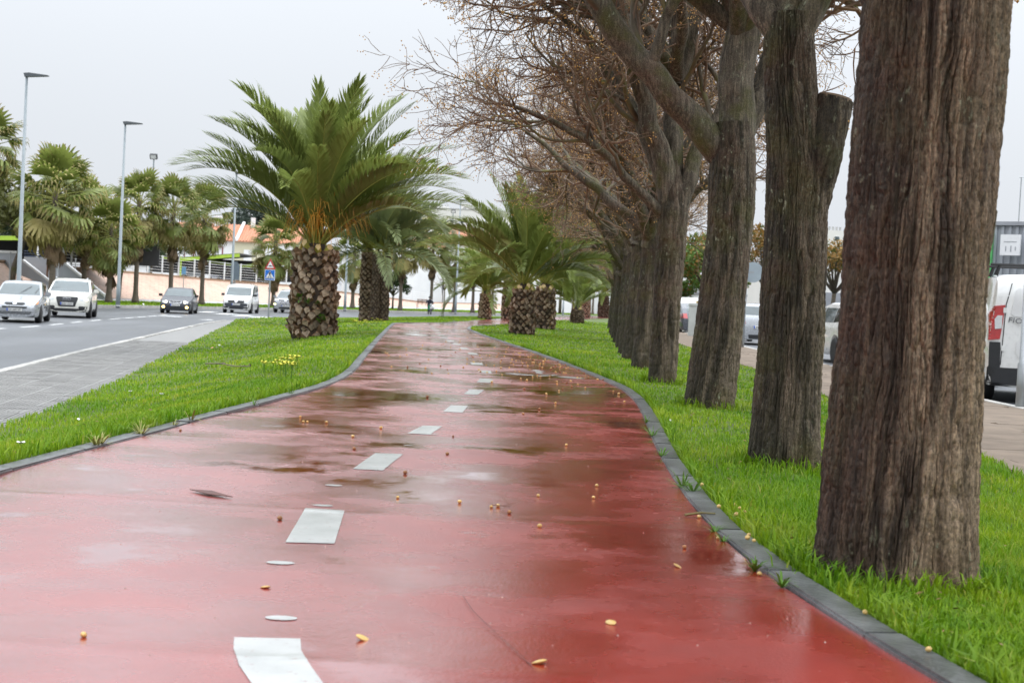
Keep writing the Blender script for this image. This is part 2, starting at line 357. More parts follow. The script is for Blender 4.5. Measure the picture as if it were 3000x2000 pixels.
def zt(x, y):
    """height of the lawn: level with the path, falling to the road on the left and to the street on the right"""
    l = xL(y) - .14; r = xR(y) + .14
    z = np.where(x < l, -.53 * sstep((l - x) / np.maximum(l - xS(y), .3)), 0)
    return np.where(x > r, -.12 * sstep((x - r) / np.maximum(xP(y) - r, .3)), z)
def gt(px, py):
    p = gp(px, py, 0)
    for _ in range(12): p = gp(px, py, float(zt(p.x, p.y)))
    return p
def struct(name, me, parent=None):
    o = new(name, me, parent)
    if parent is None: o['kind'] = 'structure'
    return o
def strip(name, fa, fb, Ys, za, zb, nc, mat, zfun=None):
    """sheet between two curves x=fa(y), x=fb(y)"""
    Ys = np.asarray(Ys); t = np.linspace(0, 1, nc)
    X = fa(Ys)[:, None] * (1 - t) + fb(Ys)[:, None] * t; Y = np.repeat(Ys[:, None], nc, 1)
    Z = zfun(X, Y) if zfun else np.full_like(X, za) * (1 - t) + zb * t
    V = np.stack([X, Y, Z], -1).reshape(-1, 3); n = len(Ys)
    i = (np.arange(n - 1)[:, None] * nc + np.arange(nc - 1)).ravel()
    me = mesh_np(name, V, np.stack([i, i + 1, i + nc + 1, i + nc], 1), smooth=True); me.materials.append(mat); return me
def poly_sheet(name, pts, z, mat):
    bm = bmesh.new(); f = bm.faces.new([bm.verts.new((p[0], p[1], z if len(p) < 3 else p[2])) for p in pts]); bmesh.ops.triangulate(bm, faces=[f])
    me = bpy.data.meshes.new(name); bm.to_mesh(me); bm.free(); me.materials.append(mat)
    if me.polygons and me.polygons[0].normal.z < 0: me.flip_normals()
    return me

# base ground to the horizon
struct('ground', poly_sheet('ground', [(-2500, -60), (2500, -60), (2500, 4500), (-2500, 4500)], -.80, MAT['ground']))
# road
FK = [(-14.5, -10), (-17, 20), (-21, 50), (-23.7, 75), (-24.0, 84), (-22.9, 93), (-19.5, 108), (-15, 124), (-8.8, 145), (-2.2, 167), (16.3, 229), (42, 310)]
ny = np.concatenate([np.arange(-10, 60, 5), np.arange(60, 100, 2), np.arange(100, 312, 8)])
struct('road', poly_sheet('road', [(float(xK(y)), y) for y in ny] + FK[::-1], -.70, MAT['asphalt']))
# left pavement: bed and, near the camera, single tiles
struct('pavement_bed', strip('pavement_bed', xK, xS, np.arange(-4, 66, 1.), -.615, -.6, 3, MAT['tile']))
pav = thing('pavement', None, None, kind='structure')
tb = MB().box((0, 0, 0), (.392, .392, .03))
for i in range(7):
    for j in range(7): tb.box(((i - 3) * .052, (j - 3) * .052, .0165), (.03, .03, .003))
tile_me = tb.mesh('paving_tile', MAT['tile'])
kd = Vector((-.131, .991)); kn = Vector((.991, .131)); k0 = Vector((-7.75, 21.6))
nt = 0
for j in range(-26, 34):
    for i in range(0, 9):
        p = k0 + kd * (j * .4 + .2) + kn * (.17 + i * .4 + .2)
        if p.x < float(xK(p.y)) + .33 or p.x > float(xS(p.y)) + .25 or abs(p.x) > p.y * .372 + .4: continue
        o = new('paving_tile', tile_me, pav, (p.x, p.y, -.598 + rng.uniform(-.003, .003)), (rng.normal(0, .004), rng.normal(0, .004), math.atan2(kd.y, kd.x) + random.choice((0, 1, 2, 3)) * math.pi / 2)); nt += 1

def kerb_run(name, fx, y0, y1, L, w, h, ztop, mat, side, zf=None, gap=.008):
    k = thing(name, None, None, kind='structure')
    m = MB().box((0, 0, -h / 2), (L - gap, w, h)).mesh('kerb_stone', mat)
    bm = bmesh.new(); bm.from_mesh(m); bmesh.ops.bevel(bm, geom=[e for e in bm.edges if all(v.co.z > -.01 for v in e.verts)], offset=.007, segments=2, affect='EDGES'); bm.to_mesh(m); bm.free()
    Y = np.arange(y0, y1, .02); X = fx(Y) + side * w / 2; s = np.concatenate([[0], np.cumsum(np.hypot(np.diff(X), np.diff(Y)))])
    d = L / 2
    while d < s[-1] - L:
        a, b = d - L / 2, d + L / 2
        pa = (np.interp(a, s, X), np.interp(a, s, Y)); pb = (np.interp(b, s, X), np.interp(b, s, Y)); c = ((pa[0] + pb[0]) / 2, (pa[1] + pb[1]) / 2)
        z = ztop if zf is None else zf(*c) + ztop
        new('kerb_stone', m, k, (c[0], c[1], z + rng.normal(0, .0015)), (rng.normal(0, .004), rng.normal(0, .003), math.atan2(pb[1] - pa[1], pb[0] - pa[0])))
        d += L
    return k
kerb_run('path_kerb_left', xL, 3.5, 52, .8, .1, .16, .014, MAT['kerb'], -1)
kerb_run('path_kerb_right', xR, 2.0, 52, .8, .1, .16, .014, MAT['kerb'], 1)
kerb_run('road_kerb', lambda y: xK(y), 17, 64, 1.0, .15, .2, -.588, MAT['kerbw'], 1)

# lawn (soil under the grass blades)
LY = np.concatenate([np.arange(-3, 30, .4), np.arange(30, 130, 1.5), np.arange(130, 300, 8)])
def lawn_z(X, Y):
    z = zt(X, Y) + .006 * np.sin(X * 5.1 + Y * 2.3) * np.sin(Y * 3.7)
    inp = (X > xL(Y) - .1) & (X < xR(Y) + .1)
    return np.where(inp, -.05, z - .004)
struct('lawn', strip('lawn', xS, xP, LY, 0, 0, 80, MAT['soil'], lawn_z))

# cycle path: cast in bays, the joints stand a little proud
SEAM = [1.2, 3.05, 5.2, 7.45, 8.55, 9.65, 11.9, 14.1, 16.4, 18.7, 21, 23.5, 26, 29, 32, 36, 40]
def path_z(X, Y):
    z = .0022 * np.sin(X * 1.9 + 1.3 * np.sin(Y * .7)) + .0025 * np.sin(Y * 1.13 + X * .6) + .0016 * np.sin(Y * 2.9 - X * 1.1)
    for s in SEAM:
        d = (Y + .06 * X) - s; z = z + .0016 * np.exp(-(d / .03) ** 2) - .0018 * np.exp(-((d - .35) / .22) ** 2)
    return z
PY = np.concatenate([np.arange(-1, 12, .03), np.arange(12, 25, .07), np.arange(25, 50, .2), np.arange(50, 130, 1.0)])
path = struct('cycle_path', strip('cycle_path', xL, xR, PY, 0, 0, 32, MAT['path'], path_z))
# white markings of the path
xC = lambda y: (np.interp(y, [0, 4.5, 7, 8.7, 10.5, 12.7, 14.5, 16.5, 19, 22, 30, 44], [-.72, -.66, -.6, -.5, -.39, -.29, -.22, -.25, -.4, -.62, -1.45, -2.6]))
def mark(name, quad, parent=path, mat='pathline', n=1, lift=.002):
    me = bpy.data.meshes.new(name); zz = lambda p: float(path_z(np.array(p[0]), np.array(p[1]))) + lift
    bm = bmesh.new(); f = bm.faces.new([bm.verts.new((p[0], p[1], 0)) for p in quad])
    bmesh.ops.triangulate(bm, faces=[f]); [bmesh.ops.subdivide_edges(bm, edges=[e for e in bm.edges if e.calc_length() > .05], cuts=1, use_grid_fill=True) for _ in range(4)]
    for v in bm.verts: v.co.z = zz(v.co)
    bmesh.ops.recalc_face_normals(bm, faces=bm.faces)
    if sum(f.normal.z for f in bm.faces) < 0: bmesh.ops.reverse_faces(bm, faces=bm.faces)
    bm.to_mesh(me); bm.free(); me.materials.append(MAT[mat]); return new(name, me, parent)
for q in [((895, 1485), (1010, 1492), (980, 1590), (836, 1586)), ((1100, 1328), (1182, 1331), (1122, 1379), (1033, 1375)), ((1240, 1245), (1297, 1247), (1261, 1272), (1193, 1269)), ((1321, 1187), (1372, 1189), (1355, 1207), (1297, 1204)),
          ((1376, 1141), (1418, 1143), (1399, 1157), (1358, 1155)), ((1406, 1107), (1443, 1108), (1440, 1121), (1397, 1119)), ((1401, 1083), (1438, 1085), (1441, 1093), (1404, 1091)), ((1377, 1062), (1411, 1063), (1417, 1070), (1382, 1069))]:
    mark('lane_dash', [gp(*p) for p in q])
for i in range(11):
    y = 21.2 + i * 2.0; c = lambda yy: float(xC(yy)); mark('lane_dash', [(c(y) - .07, y), (c(y) + .07, y), (c(y + .7) + .07, y + .7), (c(y + .7) - .07, y + .7)])
def disc(cx, cy, rx, ry, n=14): return [(cx + rx * math.cos(2 * math.pi * k / n), cy + ry * math.sin(2 * math.pi * k / n)) for k in range(n)]
for (px, py, w) in [(822, 1645, 84), (824, 1805, 96), (946, 1477, 62), (978, 1420, 52), (1195, 1303, 28), (1270, 1272, 24), (1300, 1208, 22), (1380, 1161, 20), (1412, 1126, 18)]:
    p = gp(px, py); r = w / 2 / (F / p.y); mark('lane_stud_mark', disc(p.x, p.y, r, r * .62))
# large white curve at the camera's feet (start of a painted symbol)
arc = [(686, 1864), (880, 1868), (882, 1905), (905, 1945), (950, 2010), (1040, 2110), (820, 2110), (740, 2010), (700, 1950), (684, 1900)]
mark('painted_symbol', [gp(*p) for p in arc])
# arrow and bicycle painted further along
ar = [gp(1400 + x * .1531, 1040 + y * .1531) for x, y in [(1003, 300), (1110, 278), (1290, 320), (1205, 322), (1245, 358), (1130, 352), (1090, 305)]]
mark('painted_arrow', ar)
for a in ([(490, 342), (700, 343), (1080, 378), (1040, 390), (760, 378)], [(1110, 392), (1290, 385), (1410, 398), (1160, 405)], [(1495, 408), (1700, 410), (2085, 450), (1960, 455), (1650, 432)], [(1080, 368), (1330, 370), (1560, 385), (1420, 396), (1400, 380)]):
    mark('painted_bicycle_stroke', [gp(1400 + x * .1531, 1040 + y * .1531) for x, y in a])

# road markings
def rmark(name, pts, z=-.694):
    return new(name, poly_sheet(name, pts, z, MAT['roadline']), bpy.data.objects['road'])
ln = [(-14.6, 30), (-14.9, 38), (-14.99, 42.2), (-15.17, 45.3), (-15.56, 49), (-16.12, 53.2), (-16.39, 56.2), (-17.22, 67.3), (-17.9, 76)]
lx = lambda y: float(np.interp(y, [b for _, b in ln], [a for a, _ in ln]))
y = 36.2
while y < 72:
    L_ = 2.1 if y < 56 else 2.4
    rmark('lane_line', [(lx(y) - .08, y), (lx(y) + .08, y), (lx(y + L_) + .08, y + L_), (lx(y + L_) - .08, y + L_)]); y += L_ + (1.6 if y < 56 else .5)
for (px, py) in [(612, 913.5), (664, 919), (714, 924), (764, 929), (822, 934)]:
    p = gp(px, py, -.69); rmark('crossing_stripe', [(p.x - .42, p.y - 1.9), (p.x + .42, p.y - 1.9), (p.x + .35, p.y + 1.9), (p.x - .49, p.y + 1.9)])
for (px, py, w) in [(608, 936, 36), (505, 926, 60), (20, 935, 70)]:
    p = gp(px, py, -.69); w = w / (F / p.y); rmark('lane_arrow', [(p.x - w / 2, p.y - .8), (p.x + w / 2, p.y - .7), (p.x + w / 2 - .1, p.y + .6), (p.x - w / 2 + .2, p.y + .7)])

# far side: kerb, verge, footway, pink embankment
fkY = np.arange(-10, 300, 1.0); fkx = lambda y: np.interp(y, [p[1] for p in FK], [p[0] for p in FK])
kerb_run('far_kerb', fkx, 60, 235, 3.0, .3, .3, -.53, MAT['kerbw'], -1)
TOP = [(-60, 762, 92), (0, 765, 96), (207, 783, 118), (460, 805, 132), (650, 822, 142), (847, 837, 152), (1000, 856, 168), (1240, 886, 205), (1400, 890, 228), (1640, 898, 262)]
tops = [gd(*t) for t in TOP]
bots = [Vector((t.x * (t.y - 5) / t.y + .6, t.y - 5, -.46)) for t in tops]
fy = [b.y for b in bots]; fbx = lambda y: np.interp(y, fy, [b.x for b in bots])
VY = np.concatenate([np.arange(64, 140, 4.), np.arange(140, 262, 8.)])
off = lambda k: (lambda y: np.minimum(fkx(y) - k, np.maximum(fbx(y) + 2.4, fkx(y) - 9)))
struct('verge', strip('verge', lambda y: off(.3)(y) * 0 + np.maximum(fbx(y) + 2.6, fkx(y) - 9.5), lambda y: fkx(y) - .28, VY, -.5, -.545, 4, MAT['soil']))
struct('footway', strip('footway', lambda y: fbx(y) - .5, lambda y: np.maximum(fbx(y) + 2.7, fkx(y) - 9.3), VY, -.47, -.515, 3, MAT['concrete']))
def pink_mat():
    m, n, l, b = _new('pink_paved_bank'); z = _noise(n, l, 1.1, 5, stretch=(1, 1, 1)); w = n.new('ShaderNodeTexBrick'); t = n.new('ShaderNodeTexCoord'); mp = n.new('ShaderNodeMapping')
    mp.inputs['Rotation'].default_value = (rad(90), 0, rad(35)); l.new(t.outputs['Object'], mp.inputs[0]); l.new(mp.outputs[0], w.inputs['Vector'])
    w.inputs['Scale'].default_value = 1.6; w.inputs['Color1'].default_value = (.60, .43, .335, 1); w.inputs['Color2'].default_value = (.54, .385, .30, 1); w.inputs['Mortar'].default_value = (.45, .32, .25, 1); w.inputs['Mortar Size'].default_value = .03
    r = _ramp(n, l, z.outputs['Fac'], [(.3, (.8, .78, .77)), (.6, (1.05, 1.0, .98))]); l.new(_mix(n, l, 1.0, w.outputs['Color'], r.outputs['Color'], 'MULTIPLY'), b.inputs['Base Color']); b.inputs['Roughness'].default_value = .6; return m
MAT['bank'] = pink_mat()
V = []; 
for t, b in zip(tops, bots): V += [b, t, t + Vector((t.x * .02 - .2, 2.5, .0)), t + Vector((t.x * .3 - 8, 45, 0))]
n_ = len(tops); Q = []
for i in range(n_ - 1):
    for k in range(3): Q.append((i * 4 + k, (i + 1) * 4 + k, (i + 1) * 4 + k + 1, i * 4 + k + 1))
me = mesh_np('embankment', [tuple(v) for v in V], Q); me.materials.append(MAT['bank']); me.materials.append(MAT['concrete'])
me.polygons.foreach_set('material_index', np.array([0 if i % 3 == 0 else 1 for i in range(len(Q))], np.int32)); struct('embankment', me)
cp = MB()
for a, b in zip(tops, tops[1:]):
    d = b - a; q = Vector((d.x, d.y, 0)).normalized(); nrm = Vector((q.y, -q.x, 0)) * .12
    cp.poly([a + nrm + Vector((0, 0, -.04)), b + nrm + Vector((0, 0, -.04)), b - nrm * 2 + Vector((0, 0, -.04)), a - nrm * 2 + Vector((0, 0, -.04)), a + nrm + Vector((0, 0, .1)), b + nrm + Vector((0, 0, .1)), b - nrm * 2 + Vector((0, 0, .1)), a - nrm * 2 + Vector((0, 0, .1))],
            [(0, 1, 5, 4), (4, 5, 6, 7), (2, 3, 7, 6), (0, 3, 2, 1)])
cp.build('bank_coping', pm('bank_coping', (.33, .21, .13), .7, .15, 2), bpy.data.objects['embankment'])

# right-hand pavement and street
CK = curve([(-4, 5.9), (18, 6.15), (28.2, 6.38), (39, 6.75), (60, 7.55), (67, 7.9), (120, 14.5), (320, 60)])
struct('right_pavement', strip('right_pavement', xP, CK, np.arange(-4, 121, 2.), -.15, -.175, 3, MAT['slab']))
rp = bpy.data.objects['right_pavement']
slab_me = MB().box((0, 0, 0), (.99, .99, .02)).mesh('paving_slab', MAT['slab'])
for j in range(9, 42):
    for i in range(4):
        y = j + .5; x = float(xP(y)) + .22 + i * 1.0 + .5
        if x > float(CK(y)) - .4: continue
        new('paving_slab', slab_me, rp, (x, y, -.16 - .008 * i + rng.uniform(-.002, .002)), (0, 0, .03))
kerb_run('lawn_edging', xP, 4, 60, 1.0, .16, .2, -.112, MAT['slab'], 1)
kerb_run('street_kerb', CK, 8, 80, 1.0, .14, .2, -.165, MAT['kerbw'], 1)
struct('street', strip('street', lambda y: CK(y) + .1, lambda y: CK(y) + 60, np.arange(-4, 316, 8.), -.25, -.29, 3, MAT['asphalt']))
# ================================================================== BARE CHINABERRY TREES
def vnoise(u, v, pu, seed):
    """value noise, periodic in u with period pu"""
    r = np.random.default_rng(seed); T = r.random((pu, 256))
    iu = np.floor(u).astype(int); iv = np.floor(v).astype(int); fu = u - iu; fv = v - iv
    fu = fu * fu * (3 - 2 * fu); fv = fv * fv * (3 - 2 * fv)
    a = T[iu % pu, iv % 256]; b = T[(iu + 1) % pu, iv % 256]; c = T[iu % pu, (iv + 1) % 256]; d = T[(iu + 1) % pu, (iv + 1) % 256]
    return (a * (1 - fu) + b * fu) * (1 - fv) + (c * (1 - fu) + d * fu) * fv
def trunk_mesh(name, pts, radii, nth, nz, seed, mat, depth=.012, spacing=.026, flare=.1, dryang=0.0, dryamt=.8, face=None):
    """furrowed bark: flat-topped ridges parted by narrow weaving cracks, on a tapering trunk or limb"""
    P = np.array([tuple(p) for p in pts]); s = np.concatenate([[0], np.cumsum(np.linalg.norm(np.diff(P, axis=0), axis=1))])
    t = np.linspace(0, s[-1], nz); C = np.stack([np.interp(t, s, P[:, k]) for k in range(3)], 1)
    m = max(3, nz // 30) | 1; ker = np.ones(m) / m; h_ = m // 2
    for k in range(3): C[h_:-h_, k] = np.convolve(C[:, k], ker, 'valid')
    R = np.interp(t, s, radii); R = np.convolve(np.pad(R, h_, mode='edge'), ker, 'valid')
    th = np.linspace(0, 2 * np.pi, nth, endpoint=False)
    if face is not None: th = face - np.pi + th + .6 * np.sin(th)        # finer relief on the side in view
    TH, Z = np.meshgrid(th, t); Rm = R[:, None]
    T = np.gradient(C, axis=0); T /= np.linalg.norm(T, axis=1, keepdims=True)
    U = np.zeros_like(C); u0 = np.array([1., 0, 0]) if abs(T[0, 0]) < .9 else np.array([0, 1., 0])
    for k in range(nz): u0 = u0 - T[k] * u0.dot(T[k]); u0 = u0 / np.linalg.norm(u0); U[k] = u0
    W = np.cross(T, U)
    pu = max(8, int(round(2 * np.pi * np.mean(radii) / spacing))); u = TH / (2 * np.pi) * pu
    pu2 = max(3, pu // 4)
    warp = (vnoise(u / pu * pu2, Z / .35, pu2, seed) - .5) * 2.2 + (vnoise(u / pu * pu2 * 2, Z / .1, pu2 * 2, seed + 1) - .5) * .7
    n1 = vnoise(u + warp, Z / .22 + 3, pu, seed + 2); n2 = vnoise(2 * u + 2 * warp, Z / .075, 2 * pu, seed + 3); n3 = vnoise(5 * u, Z / .018, 5 * pu, seed + 4); n4 = vnoise(3 * u + warp, Z / .05, 3 * pu, seed + 9)
    c1 = np.clip(np.abs(2 * n1 - 1) / .34, 0, 1) ** .7; c2 = np.clip(np.abs(2 * n2 - 1) / .4, 0, 1) ** .8
    n5 = vnoise(1.6 * u + 1.6 * warp + 7, Z / .032, int(round(1.6 * pu)), seed + 10); c3 = np.clip(np.abs(2 * n5 - 1) / .3, 0, 1)
    h = depth * (c1 * 1.1 + c2 * .5 + c3 * .35 + n4 * .35 + n3 * .3 - 1.75)
    lump = (vnoise(TH / (2 * np.pi) * 5, Z / .45, 5, seed + 5) - .5) * .09 + (vnoise(TH / (2 * np.pi) * 9, Z / .2, 9, seed + 6) - .5) * .035
    fl = 1 + flare * np.exp(-Z / .12) * (.7 + .6 * vnoise(TH / (2 * np.pi) * 6, Z * 0 + .5, 6, seed + 7))
    r = Rm * (1 + lump) * fl + h * np.clip(Rm / .05, 0, 1)
    V = (C[:, None, :] + r[..., None] * (U[:, None, :] * np.cos(TH)[..., None] + W[:, None, :] * np.sin(TH)[..., None])).reshape(-1, 3)
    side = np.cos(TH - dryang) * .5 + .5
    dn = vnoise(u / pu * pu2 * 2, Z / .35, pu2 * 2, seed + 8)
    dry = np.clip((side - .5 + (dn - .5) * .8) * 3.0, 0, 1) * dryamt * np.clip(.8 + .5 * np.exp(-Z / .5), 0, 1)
    i = np.arange(nz - 1)[:, None] * nth; k = np.arange(nth); k2 = (k + 1) % nth
    Q = np.stack([i + k, i + k2, i + nth + k2, i + nth + k], -1).reshape(-1, 4)
    me = mesh_np(name, V, Q, smooth=True, attrs={'dry': dry.ravel()}); me.materials.append(mat); return me
def batch_tubes(P, R, ns):
    """P (N,K,3) centre lines, R (N,K) radii -> verts, quads"""
    N, K, _ = P.shape
    T = np.gradient(P, axis=1); T /= np.linalg.norm(T, axis=2, keepdims=True) + 1e-9
    ref = np.where(np.abs(T[:, :1, 2:3]) < .8, np.array([[[0, 0, 1.]]]), np.array([[[1., 0, 0]]])); ref = np.broadcast_to(ref, T.shape)
    U = np.cross(T, ref); U /= np.linalg.norm(U, axis=2, keepdims=True) + 1e-9; W = np.cross(T, U)
    a = np.arange(ns) * 2 * np.pi / ns
    V = P[:, :, None, :] + R[:, :, None, None] * (U[:, :, None, :] * np.cos(a)[None, None, :, None] + W[:, :, None, :] * np.sin(a)[None, None, :, None])
    b = (np.arange(N)[:, None, None] * K + np.arange(K - 1)[None, :, None]) * ns; k = np.arange(ns); k2 = (k + 1) % ns
    Q = np.stack([b + k, b + k2, b + ns + k2, b + ns + k], -1).reshape(-1, 4)
    return V.reshape(-1, 3), Q
def grow(S, D, Ln, K, jit, upv, rg_):
    N = len(S); P = np.zeros((N, K, 3)); P[:, 0] = S; d = D.copy()
    for k in range(1, K):
        d = d + rg_.normal(0, jit, (N, 3)) + np.array([0, 0, 1.]) * upv
        d /= np.linalg.norm(d, axis=1, keepdims=True); P[:, k] = P[:, k - 1] + d * (Ln / (K - 1))[:, None]
    return P
def children(P, R, n, t0, t1, ang, rg_, lenf):
    N, K, _ = P.shape; idx = np.repeat(np.arange(N), n); t = rg_.uniform(t0, t1, len(idx)) * (K - 1)
    a = np.minimum(np.floor(t).astype(int), K - 2); f = (t - a)[:, None]
    S = P[idx, a] * (1 - f) + P[idx, a + 1] * f; T = P[idx, a + 1] - P[idx, a]; T /= np.linalg.norm(T, axis=1, keepdims=True) + 1e-9
    r = R[idx, a] * (1 - f[:, 0]) + R[idx, a + 1] * f[:, 0]
    q = rg_.normal(0, 1, (len(idx), 3)); q -= T * (q * T).sum(1, keepdims=True); q /= np.linalg.norm(q, axis=1, keepdims=True)
    A = rg_.uniform(ang[0], ang[1], len(idx))[:, None]; D = T * np.cos(A) + q * np.sin(A)
    return S, D, r, (1 - .45 * t / (K - 1)) * lenf * rg_.uniform(.75, 1.25, len(idx))
def octa(C, r):
    o = np.array([(1, 0, 0), (-1, 0, 0), (0, 1, 0), (0, -1, 0), (0, 0, 1), (0, 0, -1)], float)
    f = np.array([(0, 2, 4), (2, 1, 4), (1, 3, 4), (3, 0, 4), (2, 0, 5), (1, 2, 5), (3, 1, 5), (0, 3, 5)])
    V = C[:, None, :] + o[None] * r[:, None, None]; T = f[None] + (np.arange(len(C)) * 6)[:, None, None]
    return V.reshape(-1, 3), T.reshape(-1, 3)
MAT['bark'] = bark_mat('wet_chinaberry_bark', (.050, .034, .023), (.25, .185, .125), .8, .15)
MAT['bark2'] = bark_mat('lichened_chinaberry_bark', (.043, .036, .023), (.19, .15, .11), 1.0, .4)
MAT['limb'] = bark_mat('mossy_limb_bark', (.10, .085, .062), (.19, .16, .12), 1.0, .7)
MAT['branch'] = pm('mossy_branch_bark', (.14, .11, .07), .7, .5, 3.5, col2=(.20, .19, .05))
MAT['twig'] = pm('red_brown_twig', (.20, .125, .075), .6, .4, 5, col2=(.29, .19, .10))
MAT['berry'] = pm('amber_chinaberry', (.60, .33, .08), .5, .35, 8, col2=(.70, .46, .14))
MAT['stubcut'] = pm('sawn_wood', (.20, .14, .09), .8, .35, 12)

def crown_meshes(limbs, seed, n2=7, n3=7, n4=6, s=1.0):
    """limbs: list of (points, radii). Returns limb meshes and the branch, twig and berry meshes"""
    r = np.random.default_rng(seed); K = 14; LP = []; LR = []
    lm = []
    for pts, rr in limbs:
        P = np.array([tuple(p) for p in pts], float); q = np.concatenate([[0], np.cumsum(np.linalg.norm(np.diff(P, axis=0), axis=1))]); t = np.linspace(0, q[-1], K)
        C = np.stack([np.interp(t, q, P[:, k]) for k in range(3)], 1); C[1:-1] = C[:-2] * .25 + C[1:-1] * .5 + C[2:] * .25
        C[2:] += r.normal(0, .02, (K - 2, 3)); R = np.interp(t, q, rr); LP.append(C); LR.append(R)
        lm.append(trunk_mesh('limb', C, R, 64 if rr[0] > .1 else 20, 110 if rr[0] > .1 else 36, seed + len(lm), MAT['limb'], .010 if rr[0] > .1 else .006, .026, 0, -.3, .4))
    LP = np.array(LP); LR = np.array(LR)
    S, D, rr, Ln = children(LP, LR, n2, .3, 1, (.45, .95), r, 1.75 * s); P2 = grow(S, D, Ln, 10, .17, .035, r); r2 = np.minimum(rr * .55, .036); R2 = r2[:, None] * np.linspace(1, .3, 10)
    S, D, rr, Ln = children(P2, R2, n3, .2, 1, (.4, 1.0), r, 1.0 * s); P3 = grow(S, D, Ln, 8, .22, .03, r); r3 = np.minimum(rr * .7, .018); R3 = r3[:, None] * np.linspace(1, .35, 8)
    S, D, rr, Ln = children(P3, R3, n4, .25, 1, (.4, 1.1), r, .42 * s); P4 = grow(S, D, Ln, 5, .25, .02, r); r4 = np.maximum(rr * .7, .0045); R4 = np.minimum(r4, .0085)[:, None] * np.linspace(1, .55, 5)
    V2, Q2 = batch_tubes(P2, R2, 6); b = mesh_np('branches', V2, Q2, smooth=True); b.materials.append(MAT['branch'])
    V3, Q3 = batch_tubes(P3, R3, 4); V4, Q4 = batch_tubes(P4, R4, 3)
    tw = mesh_np('twigs', np.concatenate([V3, V4]), np.concatenate([Q3, Q4 + len(V3)])); tw.materials.append(MAT['twig'])
    tips = P4[:, -1]; tips = tips[r.random(len(tips)) < .5]; cl = np.repeat(tips, 4, 0) + r.normal(0, .035, (len(tips) * 4, 3)) - np.array([0, 0, .03])
    Vb, Tb = octa(cl, r.uniform(.0065, .0105, len(cl))); be = mesh_np('berries', Vb, None, Tb, smooth=True); be.materials.append(MAT['berry'])
    return lm, b, tw, be
def auto_limbs(zf, seed, n=6, r0=.085, bias=(0, 0), s=1.0):
    r = np.random.default_rng(seed); out = []
    for k in range(n):
        az = 2 * math.pi * (k + r.uniform(-.25, .25)) / n; el = r.uniform(.75, 1.05) if k % 3 else r.uniform(1.1, 1.3)
        d = np.array([math.cos(az) * math.cos(el) + bias[0], math.sin(az) * math.cos(el) + bias[1], math.sin(el)]); d /= np.linalg.norm(d)
        p = np.array([0, 0, zf + r.uniform(-.15, .1)]) + d * np.array([.03, .03, 0]); pts = [p - d * .12]; L = r.uniform(2.3, 3.1) * s; rr = [r0]
        for q in range(7):
            d = d + r.normal(0, .1, 3) + np.array([0, 0, -.012]); d /= np.linalg.norm(d); p = p + d * L / 7; pts.append(p); rr.append(r0 * (1 - .8 * (q + 1) / 7))
        out.append((pts, rr))
    return out
def add_crown(t, cm, off=(0, 0, 0), rz=0):
    lm, b, tw, be = cm
    for m in lm: new('limb', m, t, off, (0, 0, rz))
    for nm, m in (('branches', b), ('twigs', tw), ('berries', be)): new(nm, m, t, off, (0, 0, rz))['kind'] = 'stuff'
GM = 'chinaberry trees in a row beside the cycle path'
def rel(pix, Y, base, dy=None):
    return [gd(px, py, Y + (dy[i] if dy else 0)) - base for i, (px, py) in enumerate(pix)]
# nearest tree
B1 = gt(2618, 1692); Y1 = B1.y; k1 = F / Y1
t1 = thing('chinaberry_tree', 'thick furrowed trunk nearest the camera, dry tan on its right side', 'tree', B1, 0, GM)
pts = rel([(2612, 1740), (2618, 1690), (2640, 1400), (2676, 900), (2744, 0)], Y1, B1); pts.append(pts[-1] + Vector((.03, .02, .7)))
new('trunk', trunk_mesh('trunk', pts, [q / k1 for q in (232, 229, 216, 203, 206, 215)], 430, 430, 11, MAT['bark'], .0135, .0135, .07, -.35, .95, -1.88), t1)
# bark strip hanging loose on the right, exposed wood at the foot
sb = MB(); a = [gd(2902, 520, Y1 - .03) - B1, gd(2911, 560, Y1 - .03) - B1, gd(2913, 640, Y1 - .03) - B1, gd(2906, 715, Y1 - .03) - B1]
sb.tube(a, [.004, .007, .007, .003], 5); sb.tube([gd(2908, 600, Y1 - .04) - B1, gd(2918, 620, Y1 - .04) - B1, gd(2914, 665, Y1 - .04) - B1], [.003, .005, .002], 5); sb.build('loose_bark', MAT['branch'], t1)
# bases and crowns of the rest
crA = crown_meshes(auto_limbs(2.15, 21, 6, .095, (-.10, 0)), 31, 8, 8, 7)
crB = crown_meshes(auto_limbs(2.0, 22, 7, .09, (-.14, -.05)), 32, 8, 8, 7)
crC = crown_meshes(auto_limbs(1.9, 23, 6, .085, (-.18, .0)), 33, 9, 8, 7)
crD = crown_meshes(auto_limbs(2.1, 24, 7, .085, (-.12, .08)), 34, 8, 8, 7)
add_crown(t1, crB, (.16, .03, .45), .6); add_crown(t1, crC, (.16, .2, .9), 2.2)  # higher crown is an extra above the view, added to darken path reflections
# second tree: cut stub on its right shoulder
B2 = gt(2295, 1367); Y2 = B2.y; k2 = F / Y2
t2 = thing('chinaberry_tree', 'dark green-grey trunk with a sawn-off stub high on its right', 'tree', B2, 0, GM)
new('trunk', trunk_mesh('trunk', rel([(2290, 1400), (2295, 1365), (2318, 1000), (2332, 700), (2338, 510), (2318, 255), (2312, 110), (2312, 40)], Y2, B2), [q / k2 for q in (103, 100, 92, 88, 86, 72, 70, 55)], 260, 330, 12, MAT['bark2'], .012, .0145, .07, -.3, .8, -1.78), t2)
st = trunk_mesh('cut_stub', rel([(2345, 700), (2376, 560), (2408, 430), (2430, 350), (2446, 290)], Y2, B2, [.0, -.01, -.02, -.03, -.03]), [q / k2 for q in (50, 62, 64, 58, 52)], 90, 70, 51, MAT['bark2'], .011, .025, 0, 0, .3); so = new('cut_stub', st, t2)
